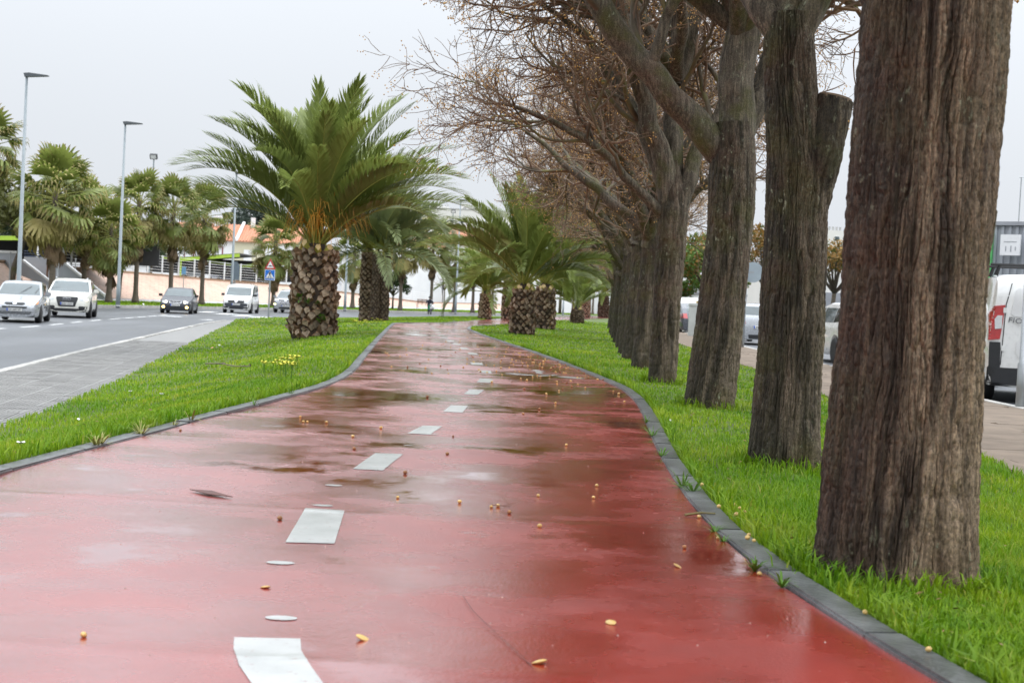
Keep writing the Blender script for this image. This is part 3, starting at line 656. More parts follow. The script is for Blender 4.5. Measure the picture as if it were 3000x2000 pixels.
a, b = rel([(2425, 370), (2447, 287)], Y2, B2, [-.03, -.03]); d = (b - a).normalized(); cc = MB(); cc.tube([b - d * .015, b + d * .006], [.096, .09], 18); cc.build('sawn_face', MAT['stubcut'], so)
l2 = [(rel([(2312, 150), (2262, 60), (2212, -15), (2130, -160), (2050, -420), (1990, -700)], Y2, B2, [0, 0, .05, .15, .3, .5]), [q / k2 for q in (45, 42, 38, 34, 25, 12)]),
      (rel([(2315, 140), (2372, 40), (2420, -40), (2500, -220), (2560, -500), (2600, -800)], Y2, B2, [0, -.03, -.05, -.1, -.2, -.3]), [q / k2 for q in (45, 40, 38, 32, 22, 10)]),
      (rel([(2312, 120), (2312, -60), (2290, -300), (2320, -600), (2300, -900)], Y2, B2, [0, .1, .25, .5, .7]), [q / k2 for q in (45, 42, 34, 24, 10)])]
add_crown(t2, crown_meshes(l2, 36, 8, 7, 6)); add_crown(t2, crA, (.05, .1, .75), 1.0); add_crown(t2, crD, (-.1, .3, 1.3), 2.6)  # the two raised crowns are extras above the view, darkening the path's reflections
# third tree: big limb leaning left
B3 = gt(2077, 1192); Y3 = B3.y; k3 = F / Y3
t3 = thing('chinaberry_tree', 'trunk leaning right that forks into a big limb over the path', 'tree', B3, 0, GM)
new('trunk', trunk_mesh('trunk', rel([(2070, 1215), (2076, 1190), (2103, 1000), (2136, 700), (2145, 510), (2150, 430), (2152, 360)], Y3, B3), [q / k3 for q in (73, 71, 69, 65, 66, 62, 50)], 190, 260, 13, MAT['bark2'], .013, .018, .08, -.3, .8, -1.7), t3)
l3 = [(rel([(2150, 530), (2112, 438), (2006, 326), (1904, 224), (1802, 92), (1741, 10), (1690, -120), (1600, -330)], Y3, B3, [.08, .02, -.05, -.12, -.15, -.2, -.2, -.2]), [q / k3 for q in (30, 46, 40, 36, 38, 34, 26, 10)]),
      (rel([(2155, 480), (2158, 400), (2156, 204), (2172, 0), (2200, -220), (2190, -500)], Y3, B3, [0, .02, .05, .1, .2, .3]), [q / k3 for q in (50, 54, 52, 50, 36, 12)]),
      (rel([(1900, 215), (1925, 150), (1985, -10), (2040, -160), (2060, -330)], Y3, B3, [-.15, -.2, -.25, -.3, -.4]), [q / k3 for q in (16, 17, 16, 12, 5)]),
      (rel([(2160, 420), (2250, 200), (2330, 60), (2440, -80), (2560, -250)], Y3, B3, [.1, .25, .4, .6, .8]), [q / k3 for q in (40, 32, 28, 20, 8)])]
add_crown(t3, crown_meshes(l3, 37, 9, 8, 6)); add_crown(t3, crC, (.1, .1, 1.35), .4); add_crown(t3, crB, (.0, .5, 2.2), 2.0)  # raised crown copies added mostly out of view, to darken reflections on the path
# fourth tree
B4 = gt(1940, 1122); Y4 = B4.y; k4 = F / Y4
t4 = thing('chinaberry_tree', 'fourth trunk of the row, dividing low into narrow upright limbs', 'tree', B4, 0, GM)
new('trunk', trunk_mesh('trunk', rel([(1936, 1140), (1940, 1120), (1950, 950), (1965, 750), (1972, 620), (1975, 560), (1976, 470)], Y4, B4), [q / k4 for q in (41, 40, 39, 42, 44, 33, 6)], 130, 190, 14, MAT['bark2'], .015, .022, .08, -.3, .8), t4)
l4 = [(rel([(1965, 640), (1945, 490), (1904, 357), (1868, 230), (1835, 100), (1800, -60), (1740, -250)], Y4, B4, [0, -.02, -.05, -.1, -.1, -.15, -.2]), [q / k4 for q in (30, 30, 26, 24, 20, 14, 6)]),
      (rel([(1985, 630), (1998, 570), (2030, 480), (2075, 400), (2150, 250), (2220, 60)], Y4, B4, [0, 0, .05, .1, .3, .5]), [q / k4 for q in (28, 26, 22, 20, 14, 6)]),
      (rel([(1975, 600), (1975, 400), (1965, 200), (1990, 0), (1985, -220)], Y4, B4, [.1, .15, .25, .3, .5]), [q / k4 for q in (30, 28, 22, 18, 7)]),
      (rel([(1960, 650), (1880, 560), (1790, 470), (1690, 390), (1560, 330), (1420, 300)], Y4, B4, [0, -.1, -.2, -.25, -.3, -.35]), [q / k4 for q in (17, 15, 12, 10, 7, 3)]),
      (rel([(1965, 620), (1900, 420), (1820, 260), (1730, 120), (1620, 20), (1500, -40)], Y4, B4, [0, .1, .3, .5, .6, .7]), [q / k4 for q in (20, 18, 15, 12, 8, 3)])]
add_crown(t4, crown_meshes(l4, 38, 9, 8, 7)); add_crown(t4, crD, (0, .2, 1.3), .3)
# further trees, spaced as in the row
LAB = ['fifth trunk of the row, partly hidden behind the fourth', 'sixth trunk of the row, mossy limbs arching left over the path', 'seventh trunk of the row, mostly behind the sixth',
       'eighth bare tree of the row along the path', 'ninth bare tree of the row along the path', 'tenth bare tree of the row along the path', 'eleventh bare tree of the row along the path', 'bare tree near the far end of the row', 'last bare tree at the far end of the row']
far = [(1880, 1081, crC, .2), (1849, 1054, crB, 1.2), (1834, 1037, crA, -.3), (1823, 1019, crD, .5), (1812, 1004, crC, 1.4), (1806, 993, crB, .4), (1800, 984, crA, .2), (1797, 976, crD, -.3), (1790, 963, crC, .1)]
tr_me = [trunk_mesh('trunk', [(0, 0, -.1), (.02, 0, .8), (.06, .02, 1.6), (.05, .02, 2.1), (.05, .02, 2.6)], [.15, .135, .135, .10, .02], 90, 150, 60 + k, MAT['bark2'], .014, .03, .1, -.3, .7) for k in range(3)]
for i, (px, py, cr, az) in enumerate(far):
    b = gt(px, py); t = thing('chinaberry_tree', LAB[i], 'tree', b, az, GM)
    new('trunk', tr_me[i % 3], t, rot=(0, 0, -az)); add_crown(t, cr);  t.scale = (1.0 + .06 * (i % 2),) * 3
# ================================================================== PALMS
MAT['frond'] = leafm('date_palm_leaflet', (.15, .20, .045), (.25, .295, .08), .36, .36, .2)
MAT['frondp'] = leafm('pale_date_palm_leaflet', (.16, .20, .085), (.23, .265, .12), .45, .3, .15)
MAT['rachis'] = pm('leaf_stalk', (.30, .31, .07), .5, .2, 4)
MAT['fan'] = leafm('fan_palm_leaf', (.17, .22, .045), (.26, .295, .08), .45, .35, .25)
MAT['fantip'] = leafm('yellowing_fan_leaf', (.26, .25, .07), (.36, .28, .12), .6, .3, .2)
MAT['fandead'] = pm('dead_fan_leaf', (.20, .135, .08), .85, .4, 3, rand=.3)
MAT['fantrunk'] = pm('fan_palm_trunk', (.13, .105, .08), .85, .4, 5, bump=.8, bscale=14, stretch=(1, 1, 4))
MAT['ptrunk'] = pm('date_palm_core', (.05, .035, .025), .9, .4, 10, bump=.8)
MAT['lbase'] = pm('old_leaf_base', (.14, .080, .042), .9, .6, 9, bump=.9, bscale=40, rand=.5, col2=(.27, .175, .105))
MAT['lcut'] = pm('cut_leaf_base_face', (.26, .195, .14), .9, .55, 14, bump=.6, bscale=50, rand=.6)
MAT['lgreen'] = pm('fresh_cut_stub', (.36, .33, .06), .6, .25, 8); MAT['lgcut'] = pm('fresh_cut_face', (.62, .46, .22), .7, .15, 14)
MAT['orange'] = pm('orange_flower_stalk', (.55, .25, .025), .6, .45, 5, rand=.15, col2=(.42, .34, .05))
MAT['weedleaf'] = leafm('weed_leaf', (.08, .20, .02), (.15, .28, .035), .5, .25)

def frond_mesh(name, L, bend, n=62, seed=0, mat='frond', lw=.030, ll=.46, vee=.8, twist=0.0, curl=0.0):
    r = np.random.default_rng(seed); K = 26; t = np.linspace(0, 1, K); ang = -bend * (t ** 1.6); ds = L / (K - 1)
    X = np.concatenate([[0], np.cumsum(np.cos(ang[:-1]) * ds)]); Z = np.concatenate([[0], np.cumsum(np.sin(ang[:-1]) * ds)]); Yc = curl * t ** 2 * L
    Pc = np.stack([X, Yc, Z], 1); R = np.interp(t, [0, .12, 1], [.032, .016, .004])
    V, Q = batch_tubes(Pc[None], R[None], 5); Vs = [V]; Qs = [Q]; T = []
    tt = np.linspace(.13, .995, n)
    for sgn in (-1, 1):
        u = np.clip(tt + r.normal(0, .003, n), 0, 1); c = np.stack([np.interp(u, t, Pc[:, k]) for k in range(3)], 1); a = np.interp(u, t, ang)
        tan = np.stack([np.cos(a), 0 * a, np.sin(a)], 1); nor = np.stack([-np.sin(a), 0 * a, np.cos(a)], 1); lat = np.array([0, sgn, 0.])
        fwd = np.interp(u, [0, .3, .8, 1], [.85, 1.05, 1.4, 2.8]); ve = vee + r.normal(0, .14, n)
        d = tan * fwd[:, None] + lat * 1.0 + nor * ve[:, None] + r.normal(0, .07, (n, 3)); d /= np.linalg.norm(d, axis=1, keepdims=True)
        ln = ll * np.interp(u, [.13, .22, .5, .85, 1], [.25, .75, 1, .72, .42]) * r.uniform(.88, 1.1, n)
        w = np.cross(d, nor); w /= np.linalg.norm(w, axis=1, keepdims=True); w = w * (lw * .5) * np.interp(u, [.13, .4, 1], [.6, 1, .6])[:, None]
        mid = c + d * (ln * .55)[:, None]; tip = c + d * ln[:, None] + np.array([0, 0, -1.]) * (ln * .16)[:, None]
        base = sum(len(v) for v in Vs); Vs.append(np.stack([c - w * .6, c + w * .6, mid + w, mid - w, tip], 1).reshape(-1, 3)); b = base + np.arange(n) * 5
        Qs.append(np.stack([b, b + 1, b + 2, b + 3], 1)); T.append(np.stack([b + 3, b + 2, b + 4], 1))
    me = mesh_np(name, np.concatenate(Vs), np.concatenate(Qs), np.concatenate(T)); me.materials.append(MAT[mat]); me.materials.append(MAT['rachis'])
    nq0 = len(Qs[0]); mi = np.zeros(len(me.polygons), np.int32); mi[:nq0] = 1; me.polygons.foreach_set('material_index', mi); return me
FR = {}
def fronds(kind, L, mat, n):
    if (kind, L) not in FR: FR[(kind, L)] = [frond_mesh('frond', L, b, n, 70 + i, mat, .064 if n > 50 else .08, L * .18, twist=0, curl=c) for i, (b, c) in enumerate([(.35, .02), (.6, -.05), (.9, .04), (1.25, -.03), (1.7, .05), (2.1, -.04)])]
    return FR[(kind, L)]
def leaf_base_mesh(w, h, p, mats, name='leaf_base'):
    b = MB()   # outward = +x ; a fleshy rhomb pointing out and up, with a cut face
    b.poly([(-.06, -w / 2, 0), (-.06, w / 2, 0), (-.06, 0, -h * .6), (-.06, 0, h * .5), (p * .75, -w * .33, h * .12), (p * .75, w * .33, h * .12), (p * .55, 0, -h * .32), (p, -w * .2, h * .42), (p, w * .2, h * .42), (p * .35, 0, h * .62)],
           [(0, 2, 6, 4), (2, 1, 5, 6), (0, 4, 7, 9, 3), (1, 3, 9, 8, 5)], 0)
    b.poly([(p * .75, -w * .33, h * .12), (p * .55, 0, -h * .32), (p * .75, w * .33, h * .12), (p, w * .2, h * .42), (p, -w * .2, h * .42)], [(0, 1, 2, 3, 4)], 1)
    b.poly([(p, -w * .2, h * .42), (p, w * .2, h * .42), (p * .35, 0, h * .62)], [(0, 1, 2)], 0)
    return b.mesh(name, mats)
def date_palm(label, base, H, r0, rt, L, spec, seed, nrow, ncol, single=True, mat='frond', nl=62, bulge=.0, group='date palms standing in the lawn', stubs=8, extra=None, lean=(0, 0)):
    """date palm: core trunk, spiral of cut leaf bases, crown of arching fronds. spec: list of (elevation, bend index, count)"""
    r = random.Random(seed); t = thing('date_palm', label, 'palm', base, 0, group)
    rad_ = lambda z: (r0 + (rt - r0) * z / H) * (1 + bulge * math.sin(math.pi * min(1, max(0, z / H))))
    cx = lambda z: lean[0] * z; cyy = lambda z: lean[1] * z
    MB().lathe([(rad_(H * k / 10) * .93, H * k / 10 - .05) for k in range(11)] + [(rt * .5, H + .12), (.05, H + .3)], 20).build('trunk', MAT['ptrunk'], t, smooth=True)
    w = 2 * math.pi * r0 / ncol * 1.15; h = H / nrow * 1.6; lb = [leaf_base_mesh(w, h, r0 * q, [MAT['lbase'], MAT['lcut']]) for q in (.17, .22, .12)]
    acc = MB()
    for j in range(nrow):
        for i in range(ncol):
            z = H * (j + .5) / nrow + r.uniform(-.35, .35) * H / nrow; a = 2 * math.pi * (i + .5 * (j % 2)) / ncol + r.uniform(-.08, .08); q = rad_(z) * .95
            if single and math.sin(a) > .35: continue                     # the far side is not built piece by piece
            m = r.choice(lb); sc = r.uniform(.6, 1.2); tilt = r.uniform(-.45, .3)
            if single: new('leaf_base', m, t, (q * math.cos(a) + cx(z), q * math.sin(a) + cyy(z), z), (r.uniform(-.5, .5), tilt, a + r.uniform(-.3, .3)), (r.uniform(.6, 1.5), sc, sc * r.uniform(.8, 1.2)))
            else:
                R_ = Matrix.Translation((q * math.cos(a) + cx(z), q * math.sin(a) + cyy(z), z)) @ Euler((r.uniform(-.25, .25), tilt, a)).to_matrix().to_4x4() @ Matrix.Scale(sc, 4)
                b0 = len(acc.v); acc.v += [tuple(R_ @ v.co) for v in m.vertices]
                for p in m.polygons: acc.f.append([b0 + k for k in p.vertices]); acc.m.append(p.material_index)
    if not single: acc.build('leaf_bases', [MAT['lbase'], MAT['lcut']], t)['kind'] = 'stuff'
    gs = leaf_base_mesh(w * .95, h * 1.1, r0 * .3, [MAT['lgreen'], MAT['lgcut']], 'fresh_stub')
    for k in range(stubs):
        a = 2 * math.pi * (k + r.uniform(-.3, .3)) / stubs; q = rt * r.uniform(.62, .9); new('fresh_stub', gs, t, (q * math.cos(a), q * math.sin(a), H + r.uniform(-.05, .1)), (r.uniform(-.2, .2), -.75, a), r.uniform(.8, 1.2))
    FM = fronds(mat + str(nl), L, mat, nl); k = 0
    for el, bi, n in spec:
        for i in range(n):
            a = k * 2.39996 + r.uniform(-.25, .25); k += 1; e = el + r.uniform(-.09, .09); q = rt * .38 * math.cos(e)
            m = FM[min(len(FM) - 1, max(0, bi + r.choice((-1, 0, 0, 1))))]
            new('frond', m, t, (q * math.cos(a) + cx(H), q * math.sin(a) + cyy(H), H + .12 + .1 * math.sin(e)), Euler((r.uniform(-.5, .5), -e, a)), r.uniform(.82, 1.08))
    if extra:
        for a, e, bi, sc, tw in extra: new('frond', FM[bi], t, (rt * .3 * math.cos(a), rt * .3 * math.sin(a), H + .15), Euler((tw, -e, a)), sc)
    return t
# the big palm left of the path
Bp = gt(915, 987)
kp = F / Bp.y
main = date_palm('big date palm with stout scaly trunk and orange flower stalks, left of the path', Bp, 250 / kp, 64 / kp, 58 / kp, 3.5,
                 [(1.5, 0, 4), (1.36, 1, 7), (1.22, 2, 9), (1.05, 2, 9), (.88, 3, 7), (.72, 3, 4)], 5, 15, 15, True, 'frond', 70, .05, stubs=9,
                 extra=[(0.08, .70, 3, 1.04, .2), (-.2, .88, 3, 1.05, -.2), (.25, 1.0, 2, 1.08, .1), (-.1, 1.25, 1, 1.0, .1), (3.1, .80, 3, .92, .1), (3.3, .98, 1, .92, -.1), (2.95, 1.32, 0, 1.0, .2), (-1.2, 1.15, 2, .95, .2), (-1.9, 1.2, 2, .95, -.2), (-1.5, 1.0, 2, .85, 0), (-.8, .95, 3, 1.0, .1), (-2.4, .95, 3, 1.0, -.1), (-.5, .72, 4, .95, 0), (-2.7, .75, 4, .9, 0)])
r_ = random.Random(3)
for k in range(13):                                                        # orange flower stalks hanging from the crown
    a = (r_.gauss(-1.6, .18) if k < 5 else r_.gauss(-.45, .3) if k < 9 else r_.gauss(-2.7, .35) if k < 11 else r_.uniform(.4, 2.8)); d = Vector((math.cos(a), math.sin(a), 0)); b = MB(); H_ = 250 / kp
    top = Vector((0, 0, H_ + .25)) + d * .12; el_ = r_.uniform(.75, 1.2); e = top + (d * math.cos(el_) + Vector((0, 0, math.sin(el_)))) * r_.uniform(.6, 1.0); b.tube([top, (top + e) / 2, e], [.016, .013, .009], 5)
    for s in range(24 if k < 9 else 13):
        p = top.lerp(e, r_.uniform(.45, 1)); q = (d * r_.uniform(.3, 1) + Vector((r_.uniform(-.8, .8), r_.uniform(-.8, .8), r_.uniform(-.3, 1.3)))).normalized(); l = r_.uniform(.25, .75)
        b.tube([p, p + q * l * .5, p + q * l * .75 + Vector((0, 0, -l * .2)), p + q * l * .9 + Vector((0, 0, -l * .6))], [.0065, .0055, .005, .004], 3, cap=False)
    b.build('flower_stalk', MAT['orange'], main)
for k in range(7):                                                         # weeds growing out of the trunk
    a = r_.uniform(-2.4, -.7); z = r_.uniform(.35, .85); b = MB(); c = Vector((math.cos(a), math.sin(a), 0)) * (66 / kp)
    for s in range(16):
        d = Vector((math.cos(a) + r_.uniform(-1, 1), math.sin(a) + r_.uniform(-1, 1), r_.uniform(-.3, 1))).normalized(); u = d.cross(Vector((0, 0, 1))).normalized() * .02; p = c + Vector((0, 0, z)) + d * r_.uniform(0, .07)
        b.poly([p - u * .3, p + u * .3, p + d * .04 + u, p + d * .04 - u, p + d * .08], [(0, 1, 2, 3), (3, 2, 4)])
    b.build('weed', MAT['weedleaf'], main)
# three slender palms behind it
SP = [(1.45, 1, 4), (1.2, 2, 7), (.95, 2, 9), (.7, 3, 9), (.42, 3, 7), (.1, 4, 4)]
for i, (px, py, top, w, lab) in enumerate([(1070, 940, 738, 40, 'tall slender date palm with pale fronds, leftmost of three behind the big palm'), (1096, 941, 745, 27, 'slender date palm in the middle of three behind the big palm'), (1122, 940, 748, 30, 'slender date palm, rightmost of three behind the big palm')]):
    b = gt(px, py); k = F / b.y
    date_palm(lab, b, (py - top) / k, w / 2 / k, w / 2 / k * .92, 3.9 if i == 0 else 3.3, SP if i != 1 else SP[:4], 40 + i, 26, 9, False, 'frondp', 44, 0, 'slender date palms behind the big one', 3)
# right of the path
b = gt(1528, 979); k = F / b.y
date_palm('squat date palm with pineapple trunk beside the path, in front of another', b, 128 / k, 36 / k, 27 / k, 2.75, [(1.5, 0, 4), (1.34, 1, 7), (1.15, 1, 8), (.95, 2, 8), (.75, 2, 7), (.5, 3, 4)], 8, 13, 13, True, 'frond', 62, .16, stubs=10, extra=[(0.0, .62, 3, 1.15, .1), (3.1, .75, 3, 1.1, .2), (.3, .75, 2, 1.15, .1)])
b = gt(1592, 963); k = F / b.y
date_palm('squat date palm just behind and right of the front pineapple trunk', b, 118 / k, 31 / k, 26 / k, 3.0, [(1.4, 0, 4), (1.15, 1, 7), (.9, 2, 8), (.65, 3, 8), (.4, 3, 6)], 9, 13, 12, True, 'frond', 62, .1, stubs=8)
for i, (px, py, top, w, L, lab, sp) in enumerate([(1420, 934, 862, 36, 2.5, 'small rounded date palm at the bend of the path, feathery drooping fronds', SP), (1487, 934, 822, 37, 2.6, 'date palm trunk half hidden behind the squat palms', SP),
        (1690, 946, 906, 38, 2.4, 'low young date palm on the lawn left of the tree row', [(1.4, 1, 6), (1.1, 2, 8), (.8, 2, 8), (.5, 3, 5)]), (1715, 930, 872, 26, 2.4, 'date palm trunk directly behind the low young palm', SP[:3]), (1767, 929, 862, 30, 2.6, 'date palm with stocky trunk next to the far end of the tree row', SP)]):
    b = gt(px, py); k = F / b.y
    date_palm(lab, b, (py - top) / k, w / 2 / k * 1.04, w / 2 / k * .85, L, sp, 60 + i, 12, 11, False, 'frond', 44, .08, 'date palms standing in the lawn', 5)

# ---- fan palms beyond the road
def fan_mesh(name, seed, mat, droop, pet=.9, R=.95, spread=2.3, seg=22):
    r = np.random.default_rng(seed); b = MB()
    b.tube([(0, 0, 0), (pet * .5, 0, .03), (pet, 0, 0)], [.028, .02, .014], 4, 1)
    for i in range(seg):
        a = spread * (2 * i / (seg - 1) - 1) * .5 * 1.25; l = R * (1 - .22 * abs(a) / 1.5) * r.uniform(.9, 1.08); w = .062
        d = Vector((math.cos(a), math.sin(a), .25 * (-1) ** i * .4)); u = Vector((-math.sin(a), math.cos(a), 0)) * w; o = Vector((pet, 0, 0))
        dr = droop * r.uniform(.7, 1.3); p1 = o + d * l * .5 + Vector((0, 0, -.04 * dr)); p2 = o + d * l * .8 + Vector((0, 0, -.16 * dr)); p3 = o + d * l * (.95 - .12 * min(dr, 2)) + Vector((0, 0, -.38 * dr))
        b.poly([o - u * .15, o + u * .15, p1 + u, p1 - u, p2 + u * .6, p2 - u * .6, p3], [(0, 1, 2, 3), (3, 2, 4, 5)], 0); b.poly([p2 + u * .6, p2 - u * .6, p3], [(0, 1, 2)], 2)
    return b.mesh(name, [MAT[mat], MAT['rachis'] if mat != 'fandead' else MAT['fandead'], MAT['fantip'] if mat != 'fandead' else MAT['fandead']])
FAN = [fan_mesh('fan_leaf', 80 + k, 'fan', d) for k, d in enumerate((.25, .7, 1.2, 1.8))]; FTIP = [fan_mesh('fan_leaf', 85 + k, 'fantip', d) for k, d in enumerate((1.3, 2.0))]; FDEAD = [fan_mesh('dead_leaf', 88 + k, 'fandead', d, .7, .9, 1.0, 14) for k, d in enumerate((.6, 1.0))]
def fan_palm(label, base, H, R=1.9, tr=.22, n=34, nd=14, seed=0):
    """H: height of the crown's heart above the base; R: reach of the leaves"""
    r = random.Random(seed); t = thing('fan_palm', label, 'palm', base, r.uniform(0, 6), 'fan palms lining the far side of the road')
    prof = [(tr * 1.75, -.1), (tr * 1.5, .15), (tr * 1.15, .5), (tr, 1.0), (tr * .88, H * .5), (tr * .8, H * .85), (tr * .9, H), (.05, H + .3)]
    MB().lathe(prof, 12).build('trunk', MAT['fantrunk'], t, smooth=True); s = R / 1.9
    for k in range(n):
        f = k / n; e = 1.45 - 2.6 * f ** 1.05 + r.uniform(-.14, .14); a = k * 2.39996 + r.uniform(-.2, .2)
        m = FAN[min(3, int(f * 4.2 + r.uniform(0, .8)))] if f < .72 or r.random() < .45 else r.choice(FTIP)
        new('fan_leaf', m, t, (.1 * math.cos(a), .1 * math.sin(a), H - 1.15 * f ** 1.5), Euler((r.uniform(-.4, .4), -e, a)), s * r.uniform(1.0, 1.35))
    for k in range(nd):
        a = k * 2.39996; new('dead_leaf', r.choice(FDEAD), t, (tr * .6 * math.cos(a), tr * .6 * math.sin(a), H - .5 - 1.9 * s * r.random()), Euler((r.uniform(-.4, .4), r.uniform(1.3, 1.55), a)), (s * r.uniform(.7, 1.2), s * .8, s * .8))
    return t
# (pixel x of trunk foot, y of foot, y of crown heart, reach in metres, label)
FP = [(-60, 878, 420, 95, 2.2, 'fan palm cut off by the left edge of the picture'), (150, 882, 560, 88, 2.35, 'tallest full fan palm, right of the first street lamp'), (243, 880, 612, 97, 1.9, 'fan palm behind the white SUV, left of the second street lamp'),
      (318, 884, 668, 94, 1.75, 'short fan palm with long dead skirt at the foot of the second street lamp'), (396, 884, 590, 100, 1.9, 'fan palm to the right of the second street lamp'), (498, 886, 608, 103, 1.9, 'fan palm behind the dark blue car'),
      (590, 888, 622, 108, 1.9, 'fan palm just right of the dark blue car'), (800, 892, 705, 118, 2.0, 'fan palm between the crossing sign and the big date palm'), (1032, 900, 735, 136, 1.9, 'fan palm behind the three slender date palms'),
      (1172, 907, 705, 140, 2.0, 'fan palm right of the slender date palms'), (1262, 903, 702, 150, 2.0, 'fan palm directly behind the moped rider'), (1330, 911, 735, 152, 1.8, 'fan palm right of the moped, beside a street lamp'), (1384, 913, 748, 158, 1.8, 'fan palm left of the small rounded date palm'),
      (1441, 912, 760, 180, 1.8, 'fan palm behind the small rounded date palm'), (1617, 915, 780, 210, 1.9, 'distant fan palm right of the squat palms'), (1677, 916, 790, 220, 1.9, 'distant fan palm behind the low young palm'), (1736, 918, 795, 235, 1.9, 'distant fan palm near the end of the tree row')]
for i, (px, py, hy, Y, R, lab) in enumerate(FP):
    b = gd(px, py, Y); top = gd(px + (py - hy) * .049, hy, Y); b.z = min(max(b.z, -.62), -.45) if i else -.5
    fan_palm(lab, b, top.z - b.z, R * 1.14, .17 if Y > 90 else .19, 42 if Y < 130 else 32, 22 if Y < 130 else 12, i)
# ================================================================== VEHICLES
PAINT = dict(silver=paint('silver_paint', (.33, .345, .365), metallic=.35), white=paint('white_paint', (.74, .74, .72), rough=.3), cream=paint('warm_white_paint', (.74, .73, .66), rough=.3), navy=paint('dark_blue_paint', (.012, .013, .022), rough=.3, coat=.35),
             grey=paint('light_grey_paint', (.50, .52, .50), metallic=.3), dkgrey=paint('dark_grey_paint', (.05, .055, .07), metallic=.2), blue=paint('blue_grey_paint', (.06, .08, .15), metallic=.2))
CARS = {
 'fiesta': dict(L=3.83, W=1.63, belt=.90, rw=.29, wf=(.19, .835), sill=.2, top=[(0, .52), (.02, .66), (.06, .74), (.26, .92), (.295, .97), (.46, 1.35), (.54, 1.42), (.7, 1.42), (.87, 1.35), (.965, 1.0), (1, .7)]),
 'q3': dict(L=4.39, W=1.83, belt=1.02, rw=.35, wf=(.19, .80), sill=.25, top=[(0, .6), (.015, .86), (.06, .96), (.25, 1.07), (.285, 1.12), (.44, 1.52), (.54, 1.6), (.74, 1.57), (.9, 1.38), (.975, 1.05), (1, .75)]),
 'a3': dict(L=4.15, W=1.735, belt=.90, rw=.30, wf=(.20, .815), sill=.18, top=[(0, .46), (.02, .66), (.06, .72), (.28, .89), (.31, .93), (.47, 1.35), (.55, 1.42), (.71, 1.41), (.89, 1.2), (.96, .98), (1, .7)]),
 'van': dict(L=4.4, W=1.8, belt=1.05, rw=.315, wf=(.19, .80), sill=.22, top=[(0, .55), (.012, .78), (.05, .9), (.18, 1.08), (.205, 1.13), (.37, 1.70), (.45, 1.8), (.6, 1.83), (.95, 1.79), (.985, 1.6), (1, .9)], upr=.86),
 'suv': dict(L=4.48, W=1.85, belt=1.03, rw=.35, wf=(.19, .80), sill=.25, top=[(0, .6), (.015, .88), (.06, .98), (.25, 1.08), (.285, 1.13), (.44, 1.55), (.54, 1.65), (.76, 1.62), (.92, 1.4), (.975, 1.05), (1, .75)]),
 'golf': dict(L=4.15, W=1.735, belt=.92, rw=.305, wf=(.2, .82), sill=.2, top=[(0, .5), (.02, .68), (.06, .74), (.27, .93), (.3, .97), (.45, 1.38), (.55, 1.44), (.75, 1.43), (.885, 1.38), (.965, 1.0), (.985, .86), (1, .6)]),
 'fiorino': dict(L=3.86, W=1.716, belt=1.08, rw=.30, wf=(.19, .83), sill=.22, top=[(0, .55), (.015, .8), (.05, .9), (.2, 1.06), (.23, 1.12), (.4, 1.6), (.5, 1.7), (.75, 1.72), (.955, 1.7), (.985, 1.62), (1, 1.42)], upr=.88, rear=.03),
}
def car_body(sp):
    L, W = sp['L'], sp['W']; n = 110; f = (1 - np.cos(np.linspace(0, np.pi, n))) / 2 * .5 + np.linspace(0, 1, n) * .5
    zt_ = np.interp(f, [a for a, _ in sp['top']], [b for _, b in sp['top']]); ker = np.array([1, 2, 3, 2, 1]) / 9.; zt_[2:-2] = np.convolve(zt_, ker, 'valid')
    x = L / 2 - f * L; u = np.abs(2 * f - 1); w = W / 2 * (1 - .04 * u ** 2 - np.where(f < .5, .17, sp.get('rear', .13)) * u ** 9); Hh = max(b for _, b in sp['top'])
    zb = np.full(n, sp['sill']); ra = sp['rw'] + .055
    for wf in sp['wf']:
        dx = x - (L / 2 - wf * L); m = np.abs(dx) < ra; zb[m] = np.maximum(zb[m], sp['rw'] + np.sqrt(np.maximum(0, ra ** 2 - dx[m] ** 2)) - .02)
    zb = zb + .05 * np.clip((u - .93) / .07, 0, 1)
    bel = np.minimum(sp['belt'], zt_ - .035); g = np.clip((zt_ - bel) / (Hh - sp['belt']), 0, 1); upr = sp.get('upr', .78); wt = w * (.965 - (.965 - upr) * g)
    zm = zb + (bel - zb) * .5
    rows = [(w * .55, np.minimum(zb, sp['sill']) * 0 + sp['sill'] * .95), (w * .93, zb), (w * .985, zb + (bel - zb) * .12), (w, zm), (w * .995, zb + (bel - zb) * .8), (w * .965, bel), (wt * .5 + w * .965 * .5, bel + (zt_ - .05 - bel) * .55), (wt, zt_ - np.minimum(.05, .3 * (zt_ - bel))), (wt * .9, zt_ - .012), (wt * .5, zt_ + .008), (wt * 0, zt_ + .014)]
    half = [np.stack([x, y_, z_], 1) for y_, z_ in rows]; other = [np.stack([x, -y_, z_], 1) for y_, z_ in rows[:-1]]
    sec = half + other[::-1]; K = len(sec); V = np.stack(sec, 1).reshape(-1, 3)
    i = np.arange(n - 1)[:, None] * K; k = np.arange(K - 1); Q = np.stack([i + k, i + K + k, i + K + k + 1, i + k + 1], -1).reshape(-1, 4)
    b = MB(); b.v = [tuple(p) for p in V]; b.f = [list(q) for q in Q] + [list(range(K)), list(range((n - 1) * K, n * K))[::-1]]; b.m = [0] * len(b.f)
    return b, x, zt_
TY = {}
